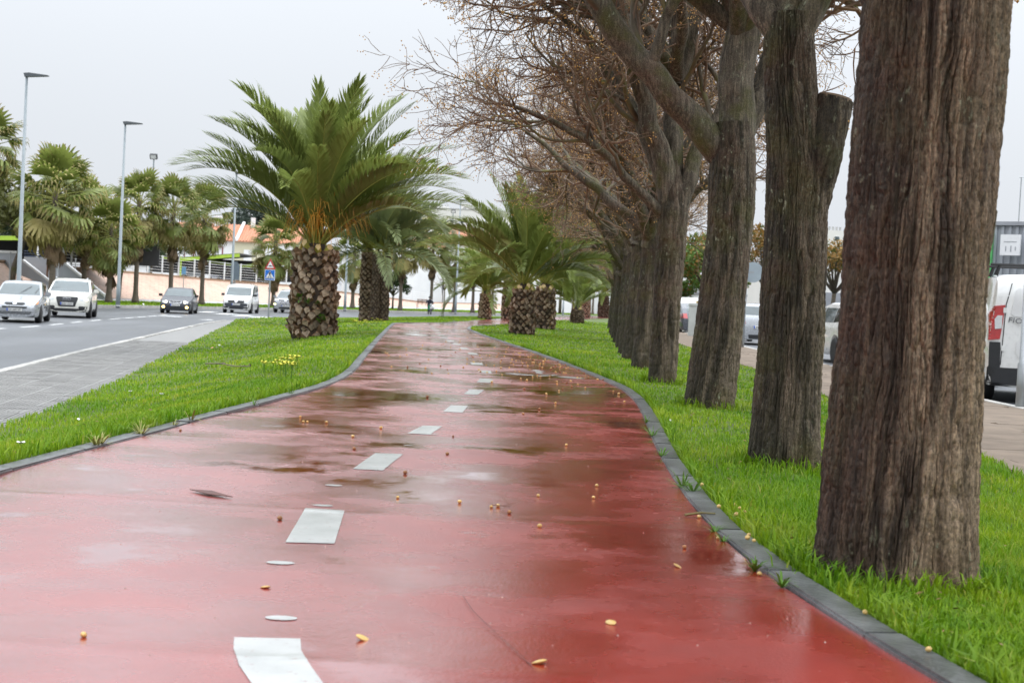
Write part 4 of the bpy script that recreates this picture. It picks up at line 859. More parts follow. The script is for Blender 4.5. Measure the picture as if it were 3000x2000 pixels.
def wheel_meshes(rw):
    if rw not in TY:
        w = .1; t = MB().lathe([(rw * .62, -w), (rw * .9, -w * 1.02), (rw, -w * .7), (rw, w * .7), (rw * .9, w * 1.02), (rw * .62, w)], 28, 'y').mesh('wheel', MAT['black'], True)
        b = MB().lathe([(rw * .66, -w * .2), (rw * .66, w * .96), (rw * .6, w * .98), (rw * .57, w * .55), (.05, w * .6), (.05, w * .9), (.02, w * .93)], 24, 'y')
        for k in range(5):
            a = 2 * math.pi * k / 5; R_ = Matrix.Rotation(a, 3, 'Y'); b.box(R_ @ Vector((rw * .33, w * .78, 0)), (rw * .55, .03, .055), R_)
        TY[rw] = (t, b.mesh('rim', MAT['alloy']))
    return TY[rw]
VIEW = {'front': (Vector((-1, 0, 0)), lambda a, b: Vector((6, a, b))), 'rear': (Vector((1, 0, 0)), lambda a, b: Vector((-6, a, b))), 'left': (Vector((0, -1, 0)), lambda a, b: Vector((a, 4, b))), 'right': (Vector((0, 1, 0)), lambda a, b: Vector((a, -4, b))), 'top': (Vector((0, 0, -1)), lambda a, b: Vector((a, b, 5)))}
def decal(name, bvh, view, poly, mat, parent, off=.006, cuts=2, seg=.07):
    """panel, lamp, window or trim that follows the body's surface"""
    bm = bmesh.new(); f = bm.faces.new([bm.verts.new((p[0], p[1], 0)) for p in poly]); bmesh.ops.triangulate(bm, faces=[f])
    for _ in range(cuts): bmesh.ops.subdivide_edges(bm, edges=[e for e in bm.edges if e.calc_length() > seg], cuts=1, use_grid_fill=True); bmesh.ops.triangulate(bm, faces=[f for f in bm.faces if len(f.verts) > 3])
    d, fo = VIEW[view]; hit = {}
    for v in bm.verts:
        h = bvh.ray_cast(fo(v.co.x, v.co.y), d, 12)
        if h[0] is None: h = bvh.find_nearest(fo(v.co.x, v.co.y) + d * (4.2 if view in ('front', 'rear') else 3.2))
        nn = h[1] if h[1].dot(d) < 0 else -h[1]; hit[v] = (h[0], (nn * .5 - d * .5).normalized())
    bd = [e for e in bm.edges if e.is_boundary]
    for v, (p, nn) in hit.items(): v.co = p + nn * off
    ex = bmesh.ops.extrude_edge_only(bm, edges=bd)
    for g in ex['geom']:
        if isinstance(g, bmesh.types.BMVert): g.co = g.co + d * (off + .012)
    bmesh.ops.recalc_face_normals(bm, faces=bm.faces); me = bpy.data.meshes.new(name); bm.to_mesh(me); bm.free(); me.materials.append(mat); smooth_by_angle(me, .6)
    return new(name, me, parent)
def ell(cy, cz, ry, rz, n=16): return [(cy + ry * math.cos(2 * math.pi * k / n), cz + rz * math.sin(2 * math.pi * k / n)) for k in range(n)]
def torus(b, c, R, r, n=18, m=6, axis='x'):
    base = len(b.v)
    for i in range(n):
        a = 2 * math.pi * i / n
        for j in range(m):
            q = 2 * math.pi * j / m; rr = R + r * math.cos(q); p = (r * math.sin(q), rr * math.cos(a), rr * math.sin(a)); b.v.append((c[0] + p[0], c[1] + p[1], c[2] + p[2]))
    for i in range(n):
        for j in range(m): b.f.append([base + i * m + j, base + ((i + 1) % n) * m + j, base + ((i + 1) % n) * m + (j + 1) % m, base + i * m + (j + 1) % m]); b.m.append(0)
MF = Matrix(((0, 0, 1), (1, 0, 0), (0, 1, 0))).to_4x4(); MR = Matrix(((0, 0, -1), (-1, 0, 0), (0, 1, 0))).to_4x4()
def plate(bvh, root, view, z, txt, w=.50, h=.105, y0=0):
    p = decal('number_plate', bvh, view, [(y0 - w / 2, z - h / 2), (y0 + w / 2, z - h / 2), (y0 + w / 2, z + h / 2), (y0 - w / 2, z + h / 2)], MAT['plate'], root, .022, 1)
    s = 1 if view == 'front' else -1; yb = y0 - s * (w / 2 - .025)
    decal('country_band', bvh, view, [(yb - .022, z - h / 2 + .005), (yb + .022, z - h / 2 + .005), (yb + .022, z + h / 2 - .005), (yb - .022, z + h / 2 - .005)], MAT['plateblue'], p, .026, 1)
    d, fo = VIEW[view]; hh = bvh.ray_cast(fo(y0, z), d, 12); tm = text_mesh(txt, h * .95, MAT['ink']); o = new('plate_number', tm, p); sc = (w - .09) / max(.01, max(v.co.x for v in tm.vertices) - min(v.co.x for v in tm.vertices))
    o.matrix_local = Matrix.Translation(hh[0] - d * .032 + Vector((0, s * .02, 0))) @ (MF if view == 'front' else MR) @ Matrix.Diagonal((sc, 1, 1, 1)); return p
def car(kind, label, cat, loc, rz, pnt, name='parked_car', group=None, simple=False, glass='glass'):
    sp = CARS[kind]; root = thing(name, label, cat, loc, rz, group); b, x, zt_ = car_body(sp); body = b.build('body', PAINT[pnt], root, auto=rad(38))
    L, W = sp['L'], sp['W']; H = max(q for _, q in sp['top']); bm = bmesh.new(); bm.from_mesh(body.data); bvh = BVHTree.FromBMesh(bm); bm.free(); upr = sp.get('upr', .78)
    X = lambda f: L / 2 - f * L; top = lambda f: float(np.interp(f, [a for a, _ in sp['top']], [q for _, q in sp['top']]))
    MB().box((0, 0, sp['sill'] + .12), (L * .88, W * .7, .26)).box((0, 0, sp['sill'] + .02), (L * .55, W * .86, .06)).build('underbody', MAT['black'], root)
    t, r = wheel_meshes(sp['rw'])
    for wf in sp['wf']:
        for s in (1, -1):
            o = new('wheel', t, root, (X(wf), s * (W / 2 - .105), sp['rw']), (0, 0, 0 if s > 0 else math.pi)); new('rim', r, o)
    tp = sp['top']; fs = [a for a, _ in tp]; i0 = next(i for i, (a, z) in enumerate(tp) if z > sp['belt'] - .02 and a > .15); cow, rf = tp[i0][0] + .012, tp[i0 + 2][0] if kind in ('van', 'fiorino') else tp[i0 + 2][0]
    j = next(i for i in range(len(tp)) if tp[i][1] >= H * .945); zr = tp[j][1] - .02; zc = sp['belt'] + .05
    g = MAT[glass]
    hw = W / 2; wl = lambda z: hw * (.95 - (.95 - upr) * (z - sp['belt']) / (H - sp['belt'])) - .07
    ws = decal('windscreen', bvh, 'front', [(-wl(zc), zc), (wl(zc), zc), (wl(zr) , zr - .02), (wl(zr) * .6, zr), (-wl(zr) * .6, zr), (-wl(zr), zr - .02)], g, root)
    zs0, zs1 = sp['belt'] + .035, H - .14
    xa = lambda z: X(float(np.interp(z, [q for _, q in tp[i0:j + 1]], fs[i0:j + 1]))) - .12
    van = kind in ('van', 'fiorino'); mid = X(.50); e1 = X(.74) if not van else X(.72)
    back = [(a, q) for a, q in tp if a > .6][::-1]; xb = lambda z: X(float(np.interp(z, [q for _, q in back], [a for a, _ in back]))) + .16
    for s in ('left', 'right'):
        decal('side_window', bvh, s, [(xa(zs0) - .05, zs0), (mid + .035, zs0), (mid + .035, zs1), (xa(zs1), zs1)], g, root)
        if not van:
            decal('side_window', bvh, s, [(mid - .035, zs0), (e1, zs0), (e1, zs1), (mid - .035, zs1)], MAT['glassd'] if kind != 'golf' else g, root)
            decal('side_window', bvh, s, [(e1 - .05, zs0), (min(xb(zs0), e1 - .1), zs0 + .04), (max(xb(zs1), min(xb(zs0), e1) - .05), zs1 - .02), (e1 - .05, zs1)], MAT['glassd'], root)
        elif kind == 'van': decal('side_window', bvh, s, [(mid - .10, zs0 + .02), (X(.82), zs0 + .02), (X(.80), zs1), (mid - .10, zs1)], MAT['glassd'], root)
        if not simple:
            for q in ((.305 if not van else .24), .50, (.75 if not van else .70)): decal('door_gap', bvh, s, [(X(q) - .006, sp['sill'] + .12), (X(q) + .006, sp['sill'] + .12), (X(q) + .006, sp['belt']), (X(q) - .006, sp['belt'])], MAT['dark'], root, .003, 1)
            decal('door_handle', bvh, s, [(X(.47), sp['belt'] - .12), (X(.435), sp['belt'] - .12), (X(.435), sp['belt'] - .085), (X(.47), sp['belt'] - .085)], PAINT[pnt] if pnt != 'white' else MAT['dark'], root, .02, 1)
        sg = 1 if s == 'left' else -1; m = MB(); m.box((X(cow) - .33, sg * (hw + .11), sp['belt'] + .09), (.11, .2, .14)); m.box((X(cow) - .34, sg * (hw - .0), sp['belt'] + .04), (.05, .12, .04)); m.build('wing_mirror', MAT['dark'] if pnt in ('navy',) or van else PAINT[pnt], root, bevel=.025, auto=.8)
    return root, bvh, X
def quad(y0, y1, z0, z1): return [(y0, z0), (y1, z0), (y1, z1), (y0, z1)]
def both(name, bvh, view, poly, mat, root, **k): return [decal(name, bvh, view, poly, mat, root, **k), decal(name, bvh, view, [(-a, b) for a, b in poly][::-1], mat, root, **k)]
def head(dx): return math.atan2(-math.cos(rad(dx)), math.sin(rad(dx)))
RZ = -.70
# silver hatchback, left edge
p = gp(8, 943, RZ) + Vector((0, 1.8, 0))
c, bv, X = car('fiesta', 'silver hatchback with amber-edged headlamps, cut by the left edge of the picture', 'car', p, head(12), 'silver', 'car', 'cars driving along the road')
for o in both('headlight', bv, 'front', [(.36, .60), (.66, .62), (.70, .74), (.60, .80), (.40, .72)], MAT['lamp_glass'], c): pass
both('lit_lamp', bv, 'front', ell(.50, .67, .075, .06), MAT['headon'], c, off=.012); both('indicator', bv, 'front', [(.665, .63), (.74, .66), (.74, .75), (.69, .76)], MAT['amber'], c, off=.012)
decal('grille', bv, 'front', [(-.34, .65), (-.26, .60), (.26, .60), (.34, .65), (.30, .69), (-.30, .69)], MAT['dark'], c); decal('maker_badge', bv, 'front', ell(0, .655, .07, .028), MAT['chrome'], c, off=.014)
decal('bumper_strip', bv, 'front', quad(-.76, .76, .50, .555), MAT['dark'], c, off=.018); ig = decal('lower_intake', bv, 'front', [(-.5, .30), (.5, .30), (.56, .385), (-.56, .385)], MAT['dark'], c)
for z in (.325, .345, .365): decal('intake_bar', bv, 'front', quad(-.5, .5, z - .004, z + .004), PAINT['silver'], ig, off=.012, cuts=1)
plate(bv, c, 'front', .445, 'CA 3477 BT'); decal('wiper', bv, 'front', [(.0, .98), (.03, .98), (.36, 1.22), (.345, 1.24)], MAT['dark'], c, off=.015); decal('wiper', bv, 'front', [(.5, 1.0), (.53, 1.0), (.62, 1.18), (.6, 1.18)], MAT['dark'], c, off=.015)
for s in ('left', 'right'): decal('side_strip', bv, s, quad(-1.05, 1.0, .50, .55), MAT['dark'], c, off=.012)
MB().tube([(.25, 0, 1.42), (.18, 0, 1.56)], .006, 5).build('aerial', MAT['dark'], c)
# white SUV
p = gp(164, 929, RZ) + Vector((0, 2.0, 0))
c, bv, X = car('q3', 'white SUV with large black grille following the silver hatchback', 'car', p, head(12), 'cream', 'car', 'cars driving along the road')
gr = decal('grille', bv, 'front', [(-.40, .86), (-.43, .80), (-.33, .48), (-.28, .46), (.28, .46), (.33, .48), (.43, .80), (.40, .86)], MAT['dark'], c, off=.012)
gb = MB(); h0 = bv.ray_cast(Vector((6, 0, .76)), Vector((-1, 0, 0)), 12)[0]
for k in (-1.5, -.5, .5, 1.5): torus(gb, (h0.x + .03, k * .075, .765), .05, .008)
gb.build('maker_badge', MAT['chrome'], c); plate(bv, c, 'front', .575, '8250 HXM')
both('headlight', bv, 'front', [(.47, .80), (.55, .70), (.83, .70), (.85, .82), (.70, .825)], MAT['lamp_glass'], c); both('lit_lamp', bv, 'front', ell(.745, .755, .07, .045), MAT['headon'], c, off=.012)
both('air_intake', bv, 'front', [(.45, .43), (.52, .34), (.78, .36), (.80, .48), (.50, .49)], MAT['dark'], c); decal('lower_bumper', bv, 'front', [(-.85, .27), (.85, .27), (.83, .33), (.48, .31), (.42, .39), (-.42, .39), (-.48, .31), (-.83, .33)], MAT['dark'], c, off=.012)
for s in ('left', 'right'): decal('sill_trim', bv, s, quad(-1.0, .95, .27, .36), MAT['dark'], c, off=.01)
for s in (1, -1): MB().tube([(.35, s * .62, 1.6), (.3, s * .63, 1.635), (-1.1, s * .62, 1.60), (-1.2, s * .62, 1.56)], .017, 6).build('roof_rail', MAT['chrome'], c)
# dark blue hatchback, fog lamps lit
p = gp(499, 918, RZ) + Vector((0, 2, 0))
c, bv, X = car('a3', 'dark blue hatchback with lit yellow fog lamps', 'car', p, head(7), 'navy', 'car', 'cars driving along the road')
decal('grille_frame', bv, 'front', [(-.36, .70), (-.30, .58), (.30, .58), (.36, .70)], MAT['chrome'], c); decal('grille', bv, 'front', [(-.33, .69), (-.28, .60), (.28, .60), (.33, .69)], MAT['dark'], c, off=.01)
gb = MB(); h0 = bv.ray_cast(Vector((6, 0, .645)), Vector((-1, 0, 0)), 12)[0]
for k in (-1.5, -.5, .5, 1.5): torus(gb, (h0.x + .03, k * .062, .645), .04, .006)
gb.build('maker_badge', MAT['chrome'], c); plate(bv, c, 'front', .47, '5950 DMD')
both('headlight', bv, 'front', [(.42, .58), (.76, .57), (.77, .66), (.44, .69)], MAT['lamp_glass'], c); both('lit_lamp', bv, 'front', ell(.505, .635, .075, .062), MAT['headon'], c, off=.014); both('fog_lamp', bv, 'front', ell(.62, .36, .075, .07), MAT['fogon'], c, off=.014)
decal('lower_intake', bv, 'front', quad(-.45, .45, .26, .36), MAT['dark'], c)
# white leisure van
p = gp(688, 917, RZ) + Vector((0, 2, 0))
c, bv, X = car('van', 'white van with dark unpainted bumper and roof bars, near the crossing', 'van', p, head(2), 'white', 'van', 'cars driving along the road')
decal('bumper', bv, 'front', [(-.88, .26), (.88, .26), (.88, .60), (.5, .63), (-.5, .63), (-.88, .60)], MAT['dkb'] if 'dkb' in MAT else MAT.setdefault('dkb', pm('grey_black_bumper', (.035, .04, .048), .55, .2, 12)), c, off=.015)
g = decal('grille', bv, 'front', [(-.48, .64), (.48, .64), (.53, .80), (-.53, .80)], MAT['dark'], c); decal('maker_badge', bv, 'front', ell(0, .74, .09, .085), MAT['chrome'], c, off=.02)
for z in (.68, .73): decal('grille_bar', bv, 'front', quad(-.46, .46, z - .006, z + .006), MAT['dkb'], g, off=.012, cuts=1)
both('headlight', bv, 'front', [(.50, .66), (.80, .64), (.86, .74), (.84, .86), (.60, .80)], MAT['lamp_glass'], c); plate(bv, c, 'front', .55, '1068 DCY'); decal('lower_intake', bv, 'front', quad(-.38, .38, .30, .40), MAT['dark'], c, off=.02); both('fog_recess', bv, 'front', quad(.48, .72, .31, .40), MAT['dark'], c, off=.02)
for s in ('left', 'right'): decal('rubbing_strip', bv, s, quad(-.75, -.35, .56, .60), MAT['dark'], c, off=.01)
for q in (.5, -.55):
    rb = MB().tube([(q, -.72, 1.9), (q, .72, 1.9)], .018, 6)
    for s in (-1, 1): rb.tube([(q, s * .62, 1.9), (q, s * .66, 1.78)], .014, 5)
    rb.build('roof_bar', MAT['dark'], c)
# silver SUV half behind the palm
p = gp(838, 917, RZ) + Vector((0, 2, 0))
c, bv, X = car('suv', 'silver SUV with lit running lamps, half hidden by the big palm trunk', 'car', p, head(-1), 'silver', 'car', 'cars driving along the road')
g = decal('grille', bv, 'front', [(-.50, .90), (-.36, .60), (.36, .60), (.50, .90)], MAT['dark'], c, off=.012)
for z in (.66, .73, .80): decal('grille_bar', bv, 'front', quad(-.40 - (z - .6) * .4, .40 + (z - .6) * .4, z - .012, z + .012), MAT['chrome'], g, off=.02, cuts=1)
decal('maker_badge', bv, 'front', ell(0, .83, .09, .045), MAT['chrome'], c, off=.03); both('headlight', bv, 'front', [(.46, .86), (.82, .90), (.86, .98), (.56, .93)], MAT['lamp_glass'], c); both('running_lamp', bv, 'front', quad(.66, .86, .55, .64), MAT['drl'], c, off=.015)
both('fog_recess', bv, 'front', [(.58, .66), (.84, .66), (.84, .74), (.72, .76)], MAT['dark'], c, off=.008); plate(bv, c, 'front', .50, '1526 JVW'); decal('lower_bumper', bv, 'front', quad(-.85, .85, .27, .41), MAT['dark'], c, off=.012)

# ---- parked on the right-hand street
SZ = -.255
# white panel van, rear view
vz = rad(77); vc = gp(2893, 1176, SZ); vc = vc + Vector((math.cos(vz), math.sin(vz), 0)) * 1.9 + Vector((math.sin(vz), -math.cos(vz), 0)) * .80
c, bv, X = car('fiorino', 'white panel van parked on the right, rear door and red tail lamp showing', 'van', vc, vz, 'white', 'parked_van'); c.scale = (1.05,) * 3
hw = .86
both('tail_lamp', bv, 'rear', [(.665, .84), (.80, .82), (.79, 1.18), (.75, 1.27), (.62, 1.29), (.64, 1.05)], MAT['redl'], c, off=.016, cuts=5, seg=.03); both('reversing_lamp', bv, 'rear', [(.65, .98), (.735, .97), (.745, 1.10), (.71, 1.15), (.65, 1.15)], MAT['lamp_glass'], c, off=.024, cuts=4, seg=.03)
decal('rear_bumper', bv, 'rear', quad(-.79, .79, .24, .465), MAT['dark'], c, off=.024, cuts=5, seg=.05); both('bumper_corner', bv, 'rear', [(.645, .46), (.79, .46), (.795, .80), (.655, .80)], MAT['dark'], c, off=.022, cuts=5, seg=.04)
decal('door_gap', bv, 'rear', [(.635, .5), (.645, .5), (.615, 1.30), (.55, 1.58), (.538, 1.58), (.602, 1.30)], MAT['dark'], c, off=.004); decal('door_gap', bv, 'rear', quad(.11, .12, .48, 1.6), MAT['dark'], c, off=.004)
pr = pm('white_door_pressing', (.70, .70, .69), .35, .04, 8, coat=1)
decal('door_panel', bv, 'rear', [(.18, 1.14), (.50, 1.14), (.545, 1.18), (.50, 1.48), (.46, 1.52), (.18, 1.52)], pr, c, off=.010); decal('plate_recess', bv, 'rear', [(-.30, .60), (.42, .60), (.46, .66), (.46, .80), (.42, .84), (-.30, .84)], pr, c, off=.008)
plate(bv, c, 'rear', .71, '0347 KTM', .52, .11, .08)
for z in (1.22, .72): both('door_hinge', bv, 'rear', quad(.60, .64, z - .035, z + .035), PAINT['white'], c, off=.02, cuts=1)
tm = text_mesh('FIORINO', .095, pm('badge_grey', (.13, .13, .14), .35, .1, 9, metallic=.5), .004); o = new('maker_lettering', tm, c); hh = bv.ray_cast(Vector((-6, .28, 1.07)), Vector((1, 0, 0)), 12)[0]; o.matrix_local = Matrix.Translation(hh + Vector((-.03, .06, 0))) @ MR @ Matrix(((1, .25, 0, 0), (0, 1, 0, 0), (0, 0, 1, 0), (0, 0, 0, 1))) @ Matrix.Diagonal((1.25, 1, 1, 1))
for q in (-1.35, -.55):
    rb = MB().tube([(q, -.78, 1.84), (q, .78, 1.84)], .02, 6)
    for s in (-1, 1): rb.tube([(q, s * .66, 1.83), (q + .03, s * .70, 1.70)], [.022, .03], 6)
    rb.build('roof_bar', MAT['black'], c)
# light grey car between the trunks
c, bv, X = car('suv', 'light silver-green car seen between the two nearest trunks, wing mirror showing', 'car', (7.72, 26.9, SZ), rad(91.5), 'grey', 'parked_car', 'cars parked along the right-hand street')
for s in ('left', 'right'): decal('sill_trim', bv, s, quad(-1.0, .95, .27, .36), MAT['dark'], c, off=.01)
c, bv, X = car('golf', 'white car roof showing beyond the light silver-green car', 'car', (8.3, 34.5, SZ), rad(92), 'white', 'parked_car', 'cars parked along the right-hand street', True)
# silver-white hatchback, rear view
c, bv, X = car('golf', 'silver-white hatchback with dark red tail lamp beside the round sign post', 'car', (8.42, 50.6, SZ), rad(91), 'silver', 'parked_car', 'cars parked along the right-hand street')
def hatch_rear(c, bv, plt):
    both('tail_lamp', bv, 'rear', [(.52, .72), (.80, .72), (.80, .88), (.74, .94), (.55, .94)], MAT['redl'], c, off=.012); decal('rear_window', bv, 'rear', [(-.56, 1.03), (.56, 1.03), (.48, 1.32), (-.48, 1.32)], MAT['glass'], c); decal('rear_bumper_sill', bv, 'rear', quad(-.78, .78, .22, .36), MAT['dark'], c, off=.012)
    if plt: plate(bv, c, 'rear', .62, plt)
hatch_rear(c, bv, '4418 BRL')
c, bv, X = car('golf', 'white hatchback parked in front of the silver-white hatchback', 'car', (8.5, 57.0, SZ), rad(91), 'white', 'parked_car', 'cars parked along the right-hand street', True); hatch_rear(c, bv, None)
c, bv, X = car('a3', 'dark car partly behind the grey utility cabinet', 'car', (8.35, 66.5, SZ), rad(92), 'dkgrey', 'parked_car', 'cars parked along the right-hand street', True); hatch_rear(c, bv, None)
c, bv, X = car('q3', 'white car with red tail lamps left of the utility cabinet', 'car', (9.0, 73.5, SZ), rad(94), 'white', 'parked_car', 'cars parked along the right-hand street', True); both('tail_lamp', bv, 'rear', [(.45, .92), (.82, .92), (.80, 1.05), (.5, 1.03)], MAT['redl'], c)
c, bv, X = car('van', 'white van farthest along the row of parked cars', 'van', (9.6, 80.5, SZ), rad(94), 'white', 'parked_van', 'cars parked along the right-hand street', True)

# ---- moped and rider
mp_ = gp(1258, 921, RZ); mo = thing('moped', 'moped with green shield and white bag, ridden along the far road', 'moped', mp_, head(14))
for xw in (.62, -.60):
    b = MB(); torus(b, (0, 0, 0), .27, .035, 22, 6); R_ = Matrix.Rotation(math.pi / 2, 4, 'Z'); b.v = [tuple(R_ @ Vector(v)) for v in b.v]; w = b.build('wheel', MAT['black'], mo, True, (xw, 0, .305)); sp = MB()
    for k in range(8): a = math.pi * k / 8; sp.tube([(math.cos(a) * .26, 0, math.sin(a) * .26), (-math.cos(a) * .26, 0, -math.sin(a) * .26)], .006, 4)
    sp.build('spokes', MAT['chrome'], w)
MB().tube([(.62, .06, .30), (.42, .05, .80), (.38, .05, .98)], .022, 6).tube([(.62, -.06, .30), (.42, -.05, .80), (.38, -.05, .98)], .022, 6).build('fork', MAT['chrome'], mo)
MB().tube([(.40, 0, .8), (.1, 0, .42), (-.3, 0, .42), (-.45, 0, .7)], .035, 6).tube([(-.60, .07, .3), (-.3, .07, .42)], .025, 6).tube([(-.6, -.07, .3), (-.3, -.07, .42)], .025, 6).build('frame', MAT['dark'], mo)
MB().box((-.1, 0, .38), (.38, .26, .26)).build('engine', MAT['dark'], mo, bevel=.04); MB().box((-.38, 0, .76), (.55, .25, .09)).build('saddle', MAT['black'], mo, bevel=.035)
MB().tube([(.36, -.32, 1.02), (.38, 0, 1.0), (.36, .32, 1.02)], .016, 6).build('handlebar', MAT['dark'], mo); MB().lathe([(.02, -.06), (.07, -.03), (.085, .05), (.08, .06)], 14, 'x', (.47, 0, .95)).build('headlamp', MAT['lamp_glass'], mo, True)
MB().extr([(-.2, .45), (.2, .45), (.22, .8), (.1, .9), (-.1, .9), (-.22, .8)], .31, .33, 'yz').build('leg_shield', pm('moped_green', (.03, .25, .13), .35, .1, 8, coat=1), mo); MB().extr(ell(.62, .0, .3, .05, 10), -.05, .05, 'xy').build('mudguard', PAINT['white'], mo, loc=(0, 0, .6))
bg_ = MB().lathe([(.02, -.22), (.14, -.2), (.17, 0), (.12, .16), (.04, .22)], 10, 'z', (.34, .22, .72)).build('bag', PAINT['white'], None, True); bg_.location = mo.location; bg_.rotation_euler = mo.rotation_euler; bg_.name = 'plastic_bag'; tag(bg_, 'white plastic bag hanging from the moped handlebar', 'bag')
# rider: one skinned body
def skin_body(name, chain, mat, parent, sub=2):
    me = bpy.data.meshes.new(name); vs = [c_[0] for c_ in chain]; ed = [(c_[2], i) for i, c_ in enumerate(chain) if c_[2] is not None]; me.from_pydata(vs, ed, []); o = bpy.data.objects.new(name, me); COL.objects.link(o)
    sk = o.modifiers.new('skin', 'SKIN'); sk.use_smooth_shade = True; lay = me.skin_vertices[0] if me.skin_vertices else None
    if lay is None: bm = bmesh.new(); bm.from_mesh(me); bm.verts.layers.skin.verify(); bm.to_mesh(me); bm.free(); lay = me.skin_vertices[0]
    for i, c_ in enumerate(chain): lay.data[i].radius = (c_[1], c_[1]); lay.data[i].use_root = (i == 0)
    ss = o.modifiers.new('sub', 'SUBSURF'); ss.levels = sub; ss.render_levels = sub
    bpy.context.view_layer.update(); ev = o.evaluated_get(bpy.context.evaluated_depsgraph_get()); m2 = bpy.data.meshes.new_from_object(ev); bpy.data.objects.remove(o)
    m2.materials.clear(); m2.materials.append(mat); m2.polygons.foreach_set('use_smooth', np.ones(len(m2.polygons), bool)); return new(name, m2, parent)
jk = pm('dark_jacket', (.018, .02, .035), .8, .3, 8); tr_ = pm('dark_trousers', (.02, .022, .026), .85, .3, 8); skn = pm('skin', (.36, .19, .13), .6, .1, 9)
pe = thing('person', 'moped rider in dark jacket with grey shoulders and black helmet', 'person', mp_, head(14))
ch = [((-.34, 0, .86), .15, None), ((-.30, 0, 1.05), .155, 0), ((-.22, 0, 1.26), .17, 1), ((-.17, 0, 1.37), .09, 2), ((-.13, 0, 1.45), .055, 3), ((-.09, 0, 1.57), .095, 4)]
for s in (1, -1):
    b0 = len(ch); ch += [((-.18, s * .19, 1.33), .075, 2), ((-.02, s * .30, 1.13), .06, b0), ((.20, s * .31, 1.04), .048, b0 + 1), ((.33, s * .29, 1.04), .04, b0 + 2), ((.38, s * .29, 1.03), .03, b0 + 3)]
    b1 = len(ch); ch += [((-.25, s * .12, .84), .10, 0), ((.12, s * .17, .78), .085, b1), ((.10, s * .15, .42), .06, b1 + 1), ((.08, s * .15, .30), .045, b1 + 2), ((.20, s * .15, .27), .04, b1 + 3)]
bd = skin_body('body', ch, jk, pe); bd.data.materials.append(skn); bd.data.materials.append(tr_)
for p_ in bd.data.polygons:
    q = p_.center
    p_.material_index = 1 if (q.z > 1.44 and q.x > -.2) or (q.x > .335 and q.z > .95) else (2 if q.z < .9 else 0)
MB().lathe([(.02, 1.725), (.08, 1.71), (.125, 1.65), (.135, 1.58), (.13, 1.54)], 16, 'z', (-.10, 0, 0)).build('helmet', MAT['black'], pe, True); MB().box((.03, 0, 1.63), (.03, .17, .035)).build('goggles', MAT['glass'], pe, bevel=.01)
for s in (1, -1): MB().lathe([(.02, .07), (.07, .05), (.095, 0), (.09, -.04)], 10, 'z', (-.17, s * .19, 1.35)).build('shoulder_panel', pm('grey_fabric', (.35, .36, .38), .8, .1, 8), pe, True)
# ================================================================== STREET FURNITURE, WALLS, BUILDINGS, BACKGROUND TREES
def lamp(label, base, H, arm=1.0, az=0.0, tr=.075):
    t = thing('street_lamp', label, 'street lamp', base, az, 'street lamps along the far kerb')
    MB().tube([(0, 0, -.1), (0, 0, 1.2), (0, 0, 1.25), (0, 0, H)], [tr * 1.7, tr * 1.6, tr * 1.35, tr * .75], 10).build('pole', MAT['lampm'], t, smooth=True)
    MB().extr([(-.12, .05), (.12, .08), (arm, .0), (arm, -.04), (.2, -.10), (-.06, -.12)], -.13, .13, 'xz').build('lamp_head', pm('lamp_head_grey', (.09, .10, .11), .5, .15, 5), t, loc=(0, 0, H + .05))
    MB().lathe([(tr * 2.4, 0), (tr * 2.4, .04), (tr * 1.8, .06)], 12).build('base_collar', MAT['concrete'], t); return t
for px, py, hx, hy, Y, lab in [(52, 893, 82, 222, 66, 'tallest street lamp, near the left edge of the picture'), (345, 897, 362, 362, 83.5, 'second street lamp from the left, between the fan palms'), (676, 903, 692, 508, 106, 'street lamp rising behind the white van'),
                               (1010, 908, 1026, 560, 122.6, 'street lamp partly hidden by the big date palm'), (1334, 917, 1352, 588, 143.9, 'street lamp to the right of the moped rider'), (1649, 922, 1660, 640, 190, 'distant street lamp behind the low young palm')]:
    b = gd(px, py, Y); b.z = max(-.6, min(b.z, -.5)); t_ = gd(hx, hy, Y); lamp(lab, b, t_.z - b.z)
def flood(label, px, py, Y):
    p = gd(px, py, Y); t = thing('floodlight_mast', label, 'floodlight', (p.x, p.y, 0)); MB().tube([(0, 0, -.5), (0, 0, p.z)], .07, 8).build('pole', MAT['lampm'], t)
    MB().box((0, -.1, p.z), (.7, .3, .5), Matrix.Rotation(.5, 3, 'X')).build('floodlight', MAT['dark'], t); MB().box((0, -.22, p.z - .06), (.55, .04, .38), Matrix.Rotation(.5, 3, 'X')).build('lens', MAT['lamp_glass'], t)
flood('floodlight mast showing above the fan palms on the left', 451, 459, 140); flood('floodlight mast left of the white apartment block lamp', 1328, 619, 215)

# crossing sign on its post
sp = gp(785, 936, -.66); kS = F / sp.y
t = thing('road_sign', 'speed bump triangle above a blue pedestrian crossing square on a post', 'road sign', sp, rad(-9)); zb = lambda py: (936 - py) / kS
MB().tube([(0, .04, -.1), (0, .04, zb(762))], .045, 10).build('post', MAT['steel'], t)
zs, zh = zb(806), .40; W_ = 33 / kS
tri = lambda w, h, z0: [(-w / 2, z0), (w / 2, z0), (0, z0 + h)]
z0 = zb(788)
p = MB().extr(tri(W_, W_ * .92, z0), -.02, 0, 'xz').build('warning_triangle', MAT['signred'], t); MB().extr(tri(W_ * .66, W_ * .60, z0 + W_ * .105), -.024, -.021, 'xz').build('triangle_face', MAT['signwhite'], p)
MB().extr([(-.19, z0 + .13), (.19, z0 + .13), (.19, z0 + .145), (.09, z0 + .155), (.05, z0 + .18), (-.03, z0 + .185), (-.09, z0 + .155), (-.19, z0 + .145)], -.028, -.0255, 'xz').build('bump_symbol', MAT['ink'], p)
s1, s0 = zb(790), zb(821); S = s1 - s0
